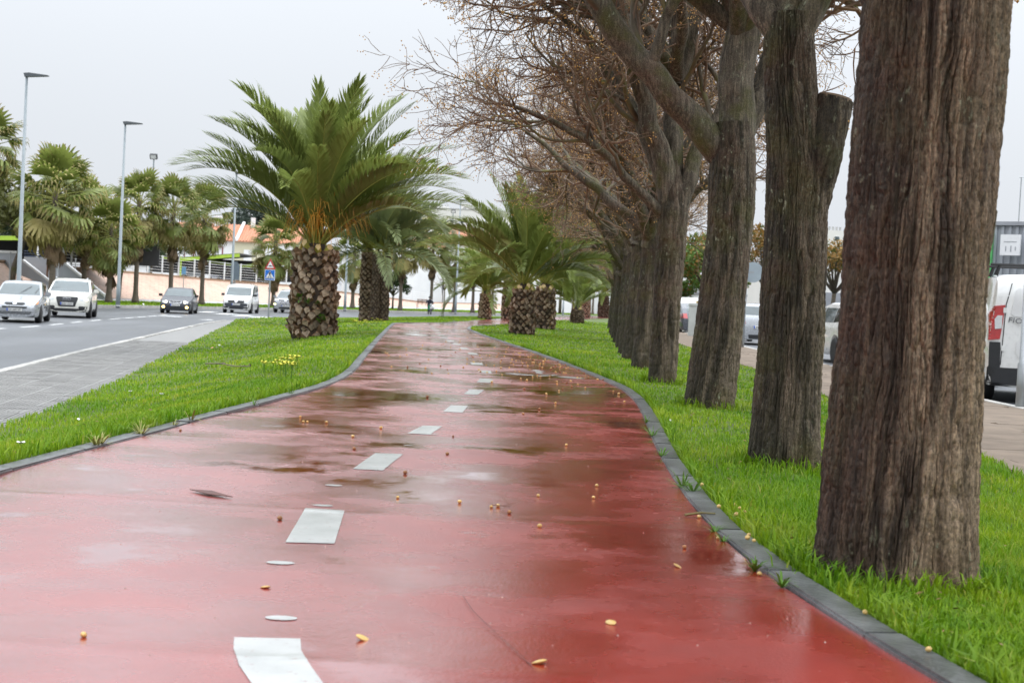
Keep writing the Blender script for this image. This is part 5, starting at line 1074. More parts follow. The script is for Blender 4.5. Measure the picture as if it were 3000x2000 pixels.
p = MB().extr([(-S / 2, s0), (S / 2, s0), (S / 2, s1), (-S / 2, s1)], -.02, 0, 'xz').build('crossing_square', MAT['signwhite'], t); MB().extr([(-S * .46, s0 + S * .04), (S * .46, s0 + S * .04), (S * .46, s1 - S * .04), (-S * .46, s1 - S * .04)], -.024, -.021, 'xz').build('blue_face', MAT['signblue'], p)
MB().extr([(-S * .44, s0 + S * .16), (S * .44, s0 + S * .16), (0, s1 - S * .06)], -.028, -.0255, 'xz').build('white_triangle', MAT['signwhite'], p)
g = MB(); zc = s0 + S * .16
for k in range(7): g.extr([(-.2 + k * .06, zc + .01), (-.175 + k * .06, zc + .01), (-.165 + k * .055, zc + .075), (-.185 + k * .055, zc + .075)], -.032, -.0295, 'xz')
g.extr(ell(0, zc + .37, .032, .034, 10), -.034, -.0295, 'xz').extr([(-.045, zc + .32), (.045, zc + .32), (.03, zc + .19), (-.03, zc + .19)], -.034, -.0295, 'xz').extr([(.03, zc + .19), (.0, zc + .2), (.055, zc + .03), (.085, zc + .04)], -.033, -.0295, 'xz').extr([(-.03, zc + .19), (0, zc + .2), (-.06, zc + .03), (-.09, zc + .04)], -.033, -.0295, 'xz').extr([(-.04, zc + .31), (-.04, zc + .28), (-.12, zc + .21), (-.13, zc + .23)], -.033, -.0295, 'xz').extr([(.04, zc + .31), (.04, zc + .28), (.12, zc + .20), (.13, zc + .22)], -.033, -.0295, 'xz')
g.build('walking_figure', MAT['ink'], p)
# sign seen from behind, small blue sign, bare posts
b = gd(686, 870, 116); t = thing('road_sign', 'back of a grey road sign beside the lamp post behind the white van', 'road sign', (b.x, b.y, -.5)); a = gd(682, 766, 116).z + .5; lo = gd(682, 818, 116).z + .5
MB().tube([(0, 0, -.1), (0, 0, a - .1)], .05, 8).build('post', MAT['steel'], t); MB().extr([(-.33, lo), (.33, lo), (.36, a - .35), (.15, a), (-.15, a), (-.36, a - .35)], -.06, -.04, 'xz').build('sign_back', pm('blue_grey_sign_back', (.16, .20, .25), .6, .1, 4), t)
b = gd(536, 866, 118); t = thing('road_sign', 'small blue sign on a thin post behind the dark blue car', 'road sign', (b.x, b.y, -.5)); a = gd(540, 781, 118).z + .5
MB().tube([(0, 0, -.1), (0, 0, a)], .03, 8).build('post', MAT['steel'], t); MB().box((0, -.05, a - .32), (.34, .02, .62)).build('sign_plate', pm('pale_blue_plate', (.16, .34, .55), .5, .1, 5), t)
for i, (px, py, ty, Y, lab) in enumerate([(27, 838, 742, 92, 'thin bare post near the left edge, beside the leaning tree'), (219, 830, 760, 104, 'thin post in front of the grey stair wall')]):
    b = gd(px, py, Y); MB().tube([(0, 0, -.4), (0, 0, gd(px, ty, Y).z - b.z)], .04, 6).lathe([(.045, gd(px, ty, Y).z - b.z), (.05, gd(px, ty, Y).z - b.z + .05), (.01, gd(px, ty, Y).z - b.z + .08)], 8); o = MB().tube([(0, 0, b.z * 0 - .4), (0, 0, gd(px, ty, Y).z - b.z)], .04, 6).lathe([(.055, gd(px, ty, Y).z - b.z), (.06, gd(px, ty, Y).z - b.z + .05), (.01, gd(px, ty, Y).z - b.z + .09)], 8).build('metal_post', MAT['steel'], None, loc=b); tag(o, lab, 'post')
# bench
b = gd(1240, 898, 172); b.z = -.45; t = thing('park_bench', 'brown slatted bench beyond the road, left of the moped rider', 'bench', b, rad(-12)); s = 1.15
for k in range(4): MB().box((0, -.2 + k * .12, .45 * s), (1.8, .09, .04)).build('seat_slat', MAT['wood'], t)
for k in range(3): MB().box((0, .26 + k * .03, (.62 + k * .15) * s), (1.8, .035, .1)).build('back_slat', MAT['wood'], t)
for q in (-.75, -.25, .25, .75): MB().tube([(q, .22, .4), (q, .36, 1.12)], .03, 6).build('back_post', MAT['dark'], t)
for q in (-.75, .75): MB().tube([(q, -.25, 0), (q, -.22, .5), (q, .25, .5), (q, .32, 0)], .03, 6).build('leg', MAT['dark'], t)

# white fence on the embankment
def fence(label, pts, h, sp_, bars, name='fence'):
    t = thing(name, label, 'fence'); L_ = [0]
    for a, b in zip(pts, pts[1:]): L_.append(L_[-1] + (b - a).length)
    at_ = lambda d: next((pts[i].lerp(pts[i + 1], (d - L_[i]) / (L_[i + 1] - L_[i])) for i in range(len(pts) - 1) if d <= L_[i + 1] + 1e-6), pts[-1]); d = 0; prev = None
    pm_ = MB().box((0, 0, h / 2), (.13, .13, h)).mesh('post', MAT['whitep'])
    while d <= L_[-1]:
        p = at_(d); new('post', pm_, t, p)
        if prev is not None:
            for k in range(bars): z = h * (.08 + .88 * k / (bars - 1)); MB().tube([prev + Vector((0, 0, z)), p + Vector((0, 0, z))], .016, 4).build('rail', MAT['whitep'], t)
        prev = p; d += sp_
    return t
up_ = Vector((0, .6, .1)); fence('white barred fence along the top of the pink embankment', [gd(100, 774, 107) + up_, tops[2] + up_, tops[3] + up_, tops[4] + up_, tops[5] + up_], 1.75, 2.6, 7)
fence('low white wire fence on the embankment behind the moped', [tops[6] + up_, tops[7] + up_, tops[8] + up_], 1.3, 4.5, 5)
# grey stair and ramp walls cut into the bank on the left
def slab_px(name, label, quad_px, Y, mat, th=.4, cat='wall', cop=True):
    p = [gd(*q, Y) for q in quad_px]; t = thing(name, label, cat, (p[0].x, Y, p[0].z)); o = p[0].copy()
    MB().extr([(q.x - o.x, q.z - o.z) for q in p], 0, th, 'xz').build('wall', mat, t)
    if cop:
        a, b = p[-1] - o, p[-2] - o; MB().poly([a + Vector((0, -.08, 0)), b + Vector((0, -.08, 0)), b + Vector((0, th, 0)), a + Vector((0, th, 0)), a + Vector((0, -.08, .16)), b + Vector((0, -.08, .16)), b + Vector((0, th, .16)), a + Vector((0, th, .16))], [(0, 1, 5, 4), (1, 2, 6, 5), (2, 3, 7, 6), (3, 0, 4, 7), (4, 5, 6, 7), (0, 3, 2, 1)]).build('coping', MAT['whitep'], t)
    return t
slab_px('retaining_wall', 'pale grey retaining wall at the left edge behind the leaning tree', [(-120, 800), (46, 790), (46, 742), (-120, 736)], 97, MAT['greyw'])
slab_px('stair_wall', 'pale grey sloping stair wall with white coping left of the fan palm', [(40, 800), (160, 842), (153, 834), (66, 766)], 98, MAT['greyw'])
slab_px('retaining_wall', 'tall pale grey wall panel between the two sloping stair walls', [(70, 850), (166, 870), (166, 754), (70, 752)], 101, MAT['greyw'], cop=False)
slab_px('stair_wall', 'pale grey sloping stair wall with white coping right of the fan palm', [(168, 868), (305, 878), (305, 868), (173, 760)], 100, MAT['greyw'])
b = gd(137, 818, 100.5); t = thing('downpipe', 'rusty brown pipe on the tall grey wall panel', 'pipe', b); MB().tube([(0, 0, -.3), (0.03, 0, 1.55)], .07, 8).build('pipe', MAT['wood'], t)
rl = thing('railing', 'dark blue railing on top of the tall grey wall', 'railing', gd(70, 752, 101.3)); a0 = gd(70, 752, 101.3)
for py in (735, 742, 749): q = gd(160, py + 3, 101.3) - a0; q0 = gd(70, py, 101.3) - a0; MB().tube([q0, q], .035, 6).build('rail', MAT['signblue'] if False else pm('navy_rail', (.03, .05, .10), .5, .1, 5), rl)
# car park canopies with green steel
def canopy(label, c, w, d, h, tilt=.12):
    t = thing('car_park_canopy', label, 'canopy', c)
    for s in (-1, 1):
        R_ = Matrix.Rotation(-s * tilt, 3, 'Y'); MB().box((s * w / 4, 0, h + .25), (w / 2, d, .12), R_).build('roof_panel', MAT['canopyroof'], t); MB().box((s * w / 4, -d / 2 - .06, h + .08), (w / 2, .12, .34), R_).build('green_beam', MAT['lime'], t)
    MB().box((0, d / 2, h - .75), (w * .97, .15, 1.7)).build('painted_shade', MAT['canopyroof'], t); MB().tube([(0, -d / 2, -1.6), (0, -d / 2, h)], .09, 8).build('post', MAT['lime'], t); return t  # dark sheet added at the back stands for the shade under the roof
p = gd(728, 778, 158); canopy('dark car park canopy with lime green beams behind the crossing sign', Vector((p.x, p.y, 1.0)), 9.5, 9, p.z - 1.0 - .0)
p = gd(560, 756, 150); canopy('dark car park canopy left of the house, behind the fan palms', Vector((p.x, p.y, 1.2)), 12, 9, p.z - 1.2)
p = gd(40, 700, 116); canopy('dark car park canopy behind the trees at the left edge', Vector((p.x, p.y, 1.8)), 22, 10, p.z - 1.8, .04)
# cars in the car park behind the fence
for px, py, Y, pn, kd_, lab in [(215, 782, 126, 'white', 'suv', 'white car in the raised car park behind the stair wall'), (558, 813, 150, 'silver', 'golf', 'silver car in the raised car park left of the white van'), (650, 826, 156, 'blue', 'a3', 'blue-grey car in the raised car park above the white van'), (715, 832, 158, 'dkgrey', 'golf', 'dark car in the raised car park left of the crossing sign'), (760, 834, 160, 'dkgrey', 'suv', 'large dark car in the raised car park behind the crossing sign')]:
    p = gd(px, py, Y); car(kd_, lab, 'car', (p.x, p.y, p.z - .05), rad(-75 + 20 * random.random()), pn, 'parked_car', 'cars in the raised car park', True)
# long white walls
def facade(label, x0, x1, py_top, py_bot, Y, mat, name='warehouse', depth=12, wins=(), cat='building', skew=0):
    a = gd(x0, py_bot, Y); b = gd(x1, py_bot + (x1 - x0) * .049, Y + skew); h = gd(x0, py_top, Y).z - a.z; zb_ = min(a.z, -.5); t = thing(name, label, cat, (a.x, Y, zb_), math.atan2(skew, b.x - a.x)); W_ = math.hypot(b.x - a.x, skew)
    MB().box((W_ / 2, depth / 2, (h + a.z - zb_) / 2), (W_, depth, h + a.z - zb_)).build('wall', mat, t); return t, W_, h + a.z - zb_
t, W_, h = facade('long white boundary wall behind the car park canopy', 300, 905, 775, 806, 172, MAT['white'], 'boundary_wall', .4, cat='wall')
MB().box((W_ / 2, 0, h + .08), (W_, .6, .16)).build('coping', MAT['concrete'], t)
t, W_, h = facade('long white warehouse behind the fan palms in the middle', 1000, 1990, 742, 850, 262, MAT['white']); MB().box((W_ / 2, 5, h + .12), (W_ + .4, 12.4, .24)).build('parapet', MAT['concrete'], t)
# tiled-roof houses
def house(label, x0, x1, py_eave, py_ridge, Y, mats, wins, D=9, zbot=-.5):
    a = gd(x0, py_eave, Y); b = gd(x1, py_eave + (x1 - x0) * .049, Y); r0 = gd(x0, py_ridge, Y + D * .5); W_ = b.x - a.x; t = thing('house', label, 'house', (a.x, Y, zbot)); h = a.z - zbot; n = len(mats)
    for i, m in enumerate(mats): MB().box((W_ * (i + .5) / n, D / 2, h / 2), (W_ / n, D, h)).build('wall', MAT[m], t)
    hr = r0.z - zbot + .15; rw = 10
    rf = MB().poly([(-.3, -.4, h), (W_ + .3, -.4, h), (W_ + .3, D / 2, hr), (-.3, D / 2, hr), (-.3, D + .4, h), (W_ + .3, D + .4, h), (-.3, -.4, h + .12), (W_ + .3, -.4, h + .12), (W_ + .3, D / 2, hr + .12), (-.3, D / 2, hr + .12), (-.3, D + .4, h + .12), (W_ + .3, D + .4, h + .12)],
                   [(0, 1, 7, 6), (6, 7, 8, 9), (9, 8, 11, 10), (10, 11, 5, 4), (0, 6, 9, 10, 4, 3), (1, 2, 5, 11, 8, 7), (0, 3, 2, 1), (3, 4, 5, 2)]).build('roof', MAT['roof'], t)
    ti = MB(); nt_ = int(W_ / .42)
    for k in range(nt_): x = (k + .5) * W_ / nt_; ti.tube([(x, -.42, h + .13), (x, D / 2, hr + .13)], .12, 5)
    ti.build('tile_rows', MAT['roof'], rf)['kind'] = 'stuff'
    for (fx, fz, w, hh, m) in wins:
        x = fx * W_; z = h - fz; f = MB(); f.box((x, -.04, z), (w + .3, .1, hh + .3)); fo = f.build('window', MAT[m], t); MB().box((x, -.1, z), (w, .06, hh)).build('pane', MAT['signwhite'] if m != 'white' else MAT['pane'], fo)
    for fx in (.3, .34, .6): MB().box((fx * W_, D / 2 - .6, hr + .5), (.55, .5, 1.4)).build('chimney', MAT['white'], rf)
    return t, W_, h, D, hr
t, W_, h, D, hr = house('white and cream house with terracotta roof behind the white van', 505, 870, 699, 655, 198, ['white', 'white', 'cream', 'white'], [(.37, 1.7, 1.1, 1.5, 'maroon'), (.14, 1.7, 1.1, 1.5, 'maroon'), (.61, 1.8, 1.1, 1.5, 'cream'), (.85, 1.7, 1.1, 1.4, 'maroon'), (.37, 4.6, 1.1, 1.4, 'maroon')])
MB().poly([(W_ * .51, -.5, h + .1), (W_ * .53, -.5, h + .1), (W_ * .53, D / 2, hr + .3), (W_ * .51, D / 2, hr + .3), (W_ * .51, -.5, h + .45), (W_ * .53, -.5, h + .45), (W_ * .53, D / 2, hr + .6), (W_ * .51, D / 2, hr + .6)], [(0, 1, 5, 4), (4, 5, 6, 7), (0, 4, 7, 3), (1, 2, 6, 5)]).build('party_wall', MAT['white'], t)
house('low terracotta-roofed house in front of the apartment block', 1315, 1480, 716, 672, 236, ['white'], [(.3, 1.8, 1, 1.2, 'white'), (.7, 1.8, 1, 1.2, 'white')], 10)
house('terracotta-roofed house half hidden behind the fan palms', 1080, 1300, 716, 682, 240, ['white'], [(.3, 1.8, 1, 1.2, 'white'), (.7, 1.8, 1, 1.2, 'white')], 10)
house('terracotta-roofed house behind the squat date palm', 1490, 1700, 728, 700, 246, ['white'], [(.5, 1.8, 1, 1.2, 'white')], 10)
house('terracotta-roofed house glimpsed behind the leftmost fan palms', 250, 470, 690, 655, 205, ['white', 'cream'], [(.3, 1.8, 1, 1.2, 'maroon'), (.7, 1.8, 1, 1.2, 'maroon')], 9)
# apartment block
a = gd(1195, 606, 430); b = gd(1610, 627, 430); W_ = b.x - a.x; H_ = a.z + .5; t = thing('apartment_block', 'cream white flat-roofed apartment block in the distance', 'building', (a.x, 430, -.5))
MB().box((W_ / 2, 7, H_ / 2), (W_, 14, H_)).build('wall', MAT['blockw'], t); MB().box((W_ / 2, 7, H_ + .1), (W_ + .3, 14.3, .2)).build('parapet', MAT['concrete'], t)
ka = F / 430
for fl in range(4):
    for q, w in [(1232, 8), (1263, 8), (1295, 8), (1324, 8), (1356, 8), (1376, 8), (1420, 8), (1460, 8), (1500, 8), (1540, 8)]:
        x = (q - 1195) / ka; z = H_ - (33 + fl * 20) / ka; f = MB().box((x, -.03, z), (w / ka + .25, .12, 1.35)).build('window', MAT['white'], t); MB().box((x, -.08, z - .25), (w / ka, .08, .75)).build('pane', MAT['glass'], f)
MB().box(((1250 - 1195) / ka, -.03, H_ - 33 / ka), (2.4, .06, 1.3)).build('cream_panel', MAT['cream'], t)
rb = MB().box(((1385 - 1195) / ka, 6, H_ + .9), (68 / ka, 8, 1.8)).build('roof_house', MAT['blockw'], t)
for q in (1360, 1392): MB().box(((q - 1195) / ka, 1.95, H_ + .6), (1.1, .06, .12)).build('vent_slot', MAT['dark'], rb)
for q in (1262, 1270, 1284, 1292, 1302, 1310): MB().box(((q - 1195) / ka, 4, H_ + 1.0), (.4, .4, 1.0)).build('chimney', MAT['concrete'], t)
MB().box(((1285 - 1195) / ka, 5, H_ + .4), (55 / ka, 5, .7)).build('stair_head', MAT['blockw'], t)
for q in (1231, 1308, 1380): MB().tube([((q - 1195) / ka, 1, H_), ((q - 1195) / ka, 1, H_ + 2.6)], .05, 4).tube([((q - 1195) / ka - .5, 1, H_ + 2.4), ((q - 1195) / ka + .5, 1, H_ + 2.4)], .04, 4).build('aerial', MAT['steel'], t)
for q in (1303, 1313): MB().box(((q - 1195) / ka, -.2, H_ - 34 / ka), (.8, .4, .6)).build('air_conditioner', MAT['white'], t)
# distant block at the right, behind the trunks
a = gd(2300, 668, 380); t = thing('apartment_block', 'distant cream block glimpsed between the second and first trunks', 'building', (a.x, 380, -.5)); ka = F / 380; H_ = a.z + .5
MB().box((12, 6, H_ / 2), (26, 12, H_)).build('wall', MAT['blockw'], t)
for q in range(7): MB().box((9.2 + q * .95, 1, H_ + .5), (.5, .5, 1.0)).build('chimney', MAT['concrete'], t)
for fl in range(3):
    for q in range(6): f = MB().box((2 + q * 4, -.03, H_ - 2.2 - fl * 3), (1.4, .1, 1.5)).build('window', MAT['white'], t); MB().box((2 + q * 4, -.08, H_ - 2.2 - fl * 3), (1.1, .08, 1.2)).build('pane', MAT['glass'], f)
# right-hand side: warehouses, cabinet, posts
t, W_, h = facade('white warehouse beyond the parked cars, seen between the trunks', 1975, 2320, 800, 935, 120, MAT['white'], depth=20); MB().box((W_ / 2, -.06, h - 1.6), (W_, .1, .2)).build('trim', MAT['mesh_grey'], t)
t, W_, h = facade('cream warehouse with grey door between the second and first trunks', 2330, 2640, 770, 935, 95, MAT['blockw'], depth=20)
MB().box((W_ * .38, -.05, 1.5), (2.6, .12, 3.0)).build('roller_door', MAT['mesh_grey'], t)
a = gd(2905, 760, 46); t = thing('industrial_shed', 'corrugated grey shed with a white sign board at the right edge', 'building', (a.x, 46, -.4), rad(-35)); H_ = gd(2905, 660, 46).z + .4
MB().box((7, 4, H_ / 2), (14, 8, H_)).build('wall', MAT['shed'], t)
rb_ = MB().box((0, 0, H_ / 2), (.09, .07, H_ - .05)).mesh('rib', MAT['shed'])
for k in range(62): new('rib', rb_, t, (.1 + k * .225, -.03, 0))
MB().box((7, 4, H_ + .06), (14.3, 8.3, .12)).build('roof_edge', MAT['mesh_grey'], t); MB().box((-.1, -.05, H_ / 2 - .1), (.3, .3, H_ - .3)).build('corner_trim', MAT['green'], t)
a2 = gd(2962, 718, 45.3); sb = thing('sign_board', 'white sign board with faint grey lettering on the corrugated shed', 'sign', a2, rad(-35)); MB().box((0, -.05, 0), (.62, .1, .66)).build('board', MAT['signwhite'], sb)
for z, w in ((.10, .40),): MB().box((0, -.104, z), (w, .006, .022)).build('text_line', MAT['mesh_grey'], sb)
for x, hh in ((-.13, .16), (.03, .2), (.17, .12)): MB().box((x, -.104, -.12), (.03, .006, hh)).build('printed_mark', MAT['mesh_grey'], sb)
a = gd(2985, 625, 48); MB().tube([(0, 0, -4), (0, 0, 3)], .02, 5); o = MB().tube([(0, 0, -2.2), (.02, 0, 1.2)], .02, 5).tube([(-.05, 0, 1.2), (.12, 0, 1.22)], .015, 5).build('roof_aerial', MAT['steel'], None, loc=a); tag(o, 'thin roof aerial above the corrugated shed', 'aerial')
b = gp(2038, 985, -.18); t = thing('utility_cabinet', 'pale grey utility cabinet with purple sticker between the trunks', 'cabinet', b, rad(-5)); MB().box((0, 0, .6), (.62, .36, 1.2)).build('body', MAT['cabinet'], t, bevel=.01); MB().box((0, 0, 1.25), (.68, .42, .12)).build('lid', MAT['cabinet'], t, bevel=.015); MB().box((.12, -.186, .85), (.14, .008, .22)).build('sticker', MAT['purple'], t); MB().box((0, -.185, .6), (.008, .006, 1.1)).build('door_gap', MAT['mesh_grey'], t); MB().box((.1, 0, 1.35), (.3, .25, .07)).build('cap', pm('ochre_cap', (.45, .3, .08), .6, .1, 5), t)
b = gp(2172, 1018, -.19); t = thing('road_sign', 'back of a round road sign on a grey post between the trunks', 'road sign', b); MB().tube([(0, 0, -.1), (.0, 0, 2.55)], .075, 12).build('post', MAT['steel'], t, smooth=True); MB().lathe([(.30, 0), (.30, .02)], 28, 'y', (.24, .09, 2.22)).build('sign_back', pm('grey_blue_disc', (.34, .40, .44), .5, .08, 4), t); MB().box((.12, .1, 2.22), (.3, .03, .05)).build('bracket', MAT['steel'], t)
b = gp(2993, 1196, -.19); t = thing('street_post', 'galvanised post in front of the white panel van at the right edge', 'post', b); MB().tube([(0, 0, -.1), (0, 0, .55), (0, 0, .56), (0, 0, 4.2)], [.075, .075, .06, .055], 14).build('pole', MAT['steel'], t, smooth=True)

# ---- leafy background trees
def leaf_cloud(name, blobs, n, size, mat, seed, flat=.6):
    r = np.random.default_rng(seed); w = np.array([b[3] ** 2 for b in blobs]); idx = r.choice(len(blobs), n, p=w / w.sum()); B = np.array(blobs)
    d = r.normal(0, 1, (n, 3)); d /= np.linalg.norm(d, axis=1, keepdims=True); q = B[idx, 3] * r.uniform(.55, 1.05, n); C = B[idx, :3] + d * q[:, None] * np.array([1, 1, flat + .2])
    u = r.normal(0, 1, (n, 3)); u /= np.linalg.norm(u, axis=1, keepdims=True); v = np.cross(u, r.normal(0, 1, (n, 3))); v /= np.linalg.norm(v, axis=1, keepdims=True); s = size * r.uniform(.6, 1.4, n)[:, None]
    V = np.stack([C - u * s, C + v * s * .45, C + u * s, C - v * s * .45], 1).reshape(-1, 3); me = mesh_np(name, V, (np.arange(n) * 4)[:, None] + np.arange(4)); me.materials.append(mat); return me
MAT['leafdark'] = leafm('dark_evergreen_leaf', (.022, .045, .014), (.045, .075, .02), .5, .15); MAT['leafolive'] = leafm('olive_leaf', (.06, .075, .015), (.11, .11, .022), .55, .2); MAT['leafgum'] = leafm('grey_green_leaf', (.05, .075, .06), (.085, .11, .085), .6, .15); MAT['leafmid'] = leafm('fresh_green_leaf', (.06, .13, .02), (.12, .19, .03), .5, .25); MAT['leaforange'] = leafm('orange_brown_leaf', (.22, .12, .03), (.34, .20, .05), .6, .2)
def leafy_tree(label, base, H, R, mat, seed, n=3500, size=.16, stem=.18, crown0=.45, lean=(0, 0), trunkmat='limb', name='tree', nb=16, n2=None):
    r = random.Random(seed); t = thing(name, label, 'tree', base); top = Vector((lean[0] * H, lean[1] * H, H * crown0)); b = MB()
    b.tube([(0, 0, -.2), (lean[0] * H * .3, lean[1] * H * .3, H * crown0 * .5), top], [stem, stem * .8, stem * .65], 8)
    blobs = []
    for k in range(nb):
        a = k * 2.4 + r.uniform(-.4, .4); q = R * math.sqrt((k + .5) / nb) * .78; z = H * (crown0 + (1 - crown0) * r.uniform(.15, .85) * (1 - .35 * (q / R) ** 2)); c = Vector((lean[0] * H + q * math.cos(a), lean[1] * H + q * math.sin(a), z)); blobs.append((c.x, c.y, c.z, R * r.uniform(.22, .38)))
        b.tube([top, top.lerp(c, .5) + Vector((0, 0, R * .08)), c], [stem * .45, stem * .25, stem * .08], 5)
    b.build('trunk', MAT[trunkmat], t, smooth=True); new('crown', leaf_cloud('crown', blobs, n, size, MAT[mat], seed), t)['kind'] = 'stuff'
    if n2: new('coloured_leaves', leaf_cloud('coloured_leaves', blobs, n2[1], size, MAT[n2[0]], seed + 1), t)['kind'] = 'stuff'
    return t
def G(px, py, Y, z=-.45): p = gd(px, py, Y); return Vector((p.x, Y, z))
leafy_tree('olive-green tree with leaning forked trunk at the left edge, behind the first lamp', G(28, 830, 93, -.3), 9.0, 4.4, 'leafolive', 101, 5200, .2, .24, .42, (.10, 0))
leafy_tree('dark tree behind the car park at the left edge', G(60, 760, 125, 1.0), 7.5, 5.0, 'leafdark', 102, 4000, .22, .2, .3)
leafy_tree('dark evergreen among the fan palms near the second lamp', G(440, 860, 135, .6), 6.5, 3.6, 'leafdark', 103, 3200, .2, .15, .35)
leafy_tree('thin dark tree leaning behind the second street lamp', G(347, 872, 110), 6.0, 2.3, 'leafdark', 104, 1500, .18, .16, .55, (.06, 0))
leafy_tree('tall grey-green tree beyond the terracotta-roofed house', G(745, 800, 275), 21, 6.5, 'leafgum', 105, 6500, .38, .4, .35, nb=26)
leafy_tree('grey-green tree behind the big palm beyond the house', G(860, 800, 270), 17, 6.0, 'leafgum', 106, 5000, .38, .4, .35)
leafy_tree('small bushy dark tree between slender palms and the moped', G(1150, 902, 150), 4.4, 2.1, 'leafdark', 107, 2200, .15, .12, .3)
leafy_tree('hazy grey-green trees left part in front of the apartment block', G(1352, 760, 300), 15.5, 4.0, 'leafgum', 108, 3200, .4, .3, .35); leafy_tree('hazy grey-green tree right of the lamp before the apartment block', G(1425, 760, 305), 14.5, 4.6, 'leafgum', 109, 3600, .4, .3, .35)
leafy_tree('leafless sapling beside the moped rider', G(1300, 905, 160), 5.0, 1.6, 'leaforange', 110, 120, .09, .09, .45, nb=14)
leafy_tree('dark evergreen behind the far end of the tree row', G(1725, 917, 150), 8.5, 4.2, 'leafdark', 111, 5200, .24, .22, .38)
leafy_tree('dark evergreen left of the far tree row end', G(1640, 915, 205), 11, 5.0, 'leafdark', 112, 4500, .28, .25, .35)
leafy_tree('green tree touched with orange seen between the fourth and third trunks', G(2045, 960, 88, -.3), 6.2, 2.9, 'leafmid', 113, 3600, .15, .2, .4, (.05, 0), n2=('leaforange', 2200))
leafy_tree('green shrubby tree seen left of the third trunk', G(1995, 955, 92, -.3), 4.8, 1.7, 'leafmid', 114, 2200, .14, .14, .35, n2=('leaforange', 400))
leafy_tree('orange-brown street tree seen between the third and second trunks', G(2228, 965, 78, -.3), 6.6, 2.2, 'leaforange', 115, 2600, .11, .18, .42, n2=('leafolive', 700))
leafy_tree('orange-brown street tree seen between the second and first trunks', G(2432, 960, 72, -.3), 5.6, 2.2, 'leaforange', 116, 1900, .10, .16, .42, (.02, 0), n2=('leafolive', 1300))
# ================================================================== GRASS, FRUIT, SMALL THINGS
MAT['grass'] = None
def grass_mat():
    m, n, l, b = _new('grass_blade'); at = n.new('ShaderNodeAttribute'); at.attribute_name = 'tone'; z = _noise(n, l, .55, 4); z2 = _noise(n, l, 2.6, 3)
    r = _ramp(n, l, at.outputs['Fac'], [(0, (.11, .23, .008)), (.45, (.23, .39, .014)), (.8, (.34, .48, .024)), (1, (.50, .46, .10))])
    p = _ramp(n, l, z.outputs['Fac'], [(.35, (.62, .78, .7)), (.62, (1.12, 1.05, .95))]); c = _mix(n, l, 1, r.outputs['Color'], p.outputs['Color'], 'MULTIPLY')
    z3 = _noise(n, l, 1.1, 5, rough=.65); yl = _ramp(n, l, z3.outputs['Fac'], [(.5, (0, 0, 0)), (.72, (1, 1, 1))]); c = _mix(n, l, _mfac(n, l, yl.outputs['Color'], .55), c, (.42, .42, .05))
    q = _ramp(n, l, z2.outputs['Fac'], [(.35, (.75, .85, .75)), (.65, (1.1, 1.05, 1.0))]); c = _mix(n, l, 1, c, q.outputs['Color'], 'MULTIPLY')
    l.new(c, b.inputs['Base Color']); b.inputs['Roughness'].default_value = .5; b.inputs['Specular IOR Level'].default_value = .25
    t = n.new('ShaderNodeBsdfTranslucent'); l.new(c, t.inputs['Color']); ms = n.new('ShaderNodeMixShader'); ms.inputs[0].default_value = .4; l.new(b.outputs[0], ms.inputs[1]); l.new(t.outputs[0], ms.inputs[2]); l.new(ms.outputs[0], n['Material Output'].inputs['Surface']); return m
MAT['grass'] = grass_mat()
def blades(name, X, Y, Z, h, w, tone, seed, lay=.6):
    r = np.random.default_rng(seed); n = len(X); a = r.uniform(0, 2 * np.pi, n); d = np.stack([np.cos(a), np.sin(a), 0 * a], 1); u = np.stack([-np.sin(a), np.cos(a), 0 * a], 1) * (w / 2)[:, None]
    ln = r.uniform(.15, lay, n); B = np.stack([X, Y, Z - .01], 1); m = B + d * (h * ln * .4)[:, None]; m[:, 2] += h * .62; t = B + d * (h * ln * 1.25)[:, None]; t[:, 2] += h * (1.02 - .35 * ln)
    V = np.stack([B - u * .8, B + u * .8, m + u, m - u, t], 1).reshape(-1, 3); b = np.arange(n) * 5
    me = mesh_np(name, V, np.stack([b, b + 1, b + 2, b + 3], 1), np.stack([b + 3, b + 2, b + 4], 1), attrs={'tone': np.repeat(tone, 5)}); me.materials.append(MAT['grass']); return me
def scatter(N, d0, d1, seed, pw=1.0):
    """points over the lawn in view, denser near the camera"""
    r = np.random.default_rng(seed); t = r.random(N); d = d0 * (d1 / d0) ** t if pw == 1 else np.sqrt(d0 ** 2 + t * (d1 ** 2 - d0 ** 2)); x = r.uniform(-.40, .40, N) * d; y = d
    ok = (x > xS(y) - .03) & (x < xP(y) + .02) & ~((x > xL(y) - .095) & (x < xR(y) + .095)); x, y = x[ok], y[ok]; return x, y, zt(x, y), r
trunks = [(B1, .25), (B2, .19), (B3, .21), (B4, .16)]
def clear(x, y):
    ok = np.ones(len(x), bool)
    for b, q in trunks: ok &= np.hypot(x - b.x, y - b.y) > q
    return ok
x, y, z, r = scatter(420000, 3.0, 75, 201); ok = clear(x, y); x, y, z = x[ok], y[ok], z[ok]; n = len(x)
patch = np.sin(x * 2.1 + 1.7 * np.sin(y * .9)) * np.sin(y * 1.3 + x * .7)
h = r.uniform(.028, .06, n) * (1 + .35 * patch) * np.interp(y, [4, 10, 40, 75], [1.15, 1, .9, 1.2]); w = np.maximum(.0042, y * .00058) * r.uniform(.7, 1.3, n); tone = np.clip(r.normal(.42, .2, n) + .12 * patch + (r.random(n) < .035) * .5, 0, 1)
g = new('grass', blades('grass', x, y, z, h, w, tone, 301)); tag(g, 'short bright green grass of the lawn on both sides of the path', 'grass', kind='stuff')
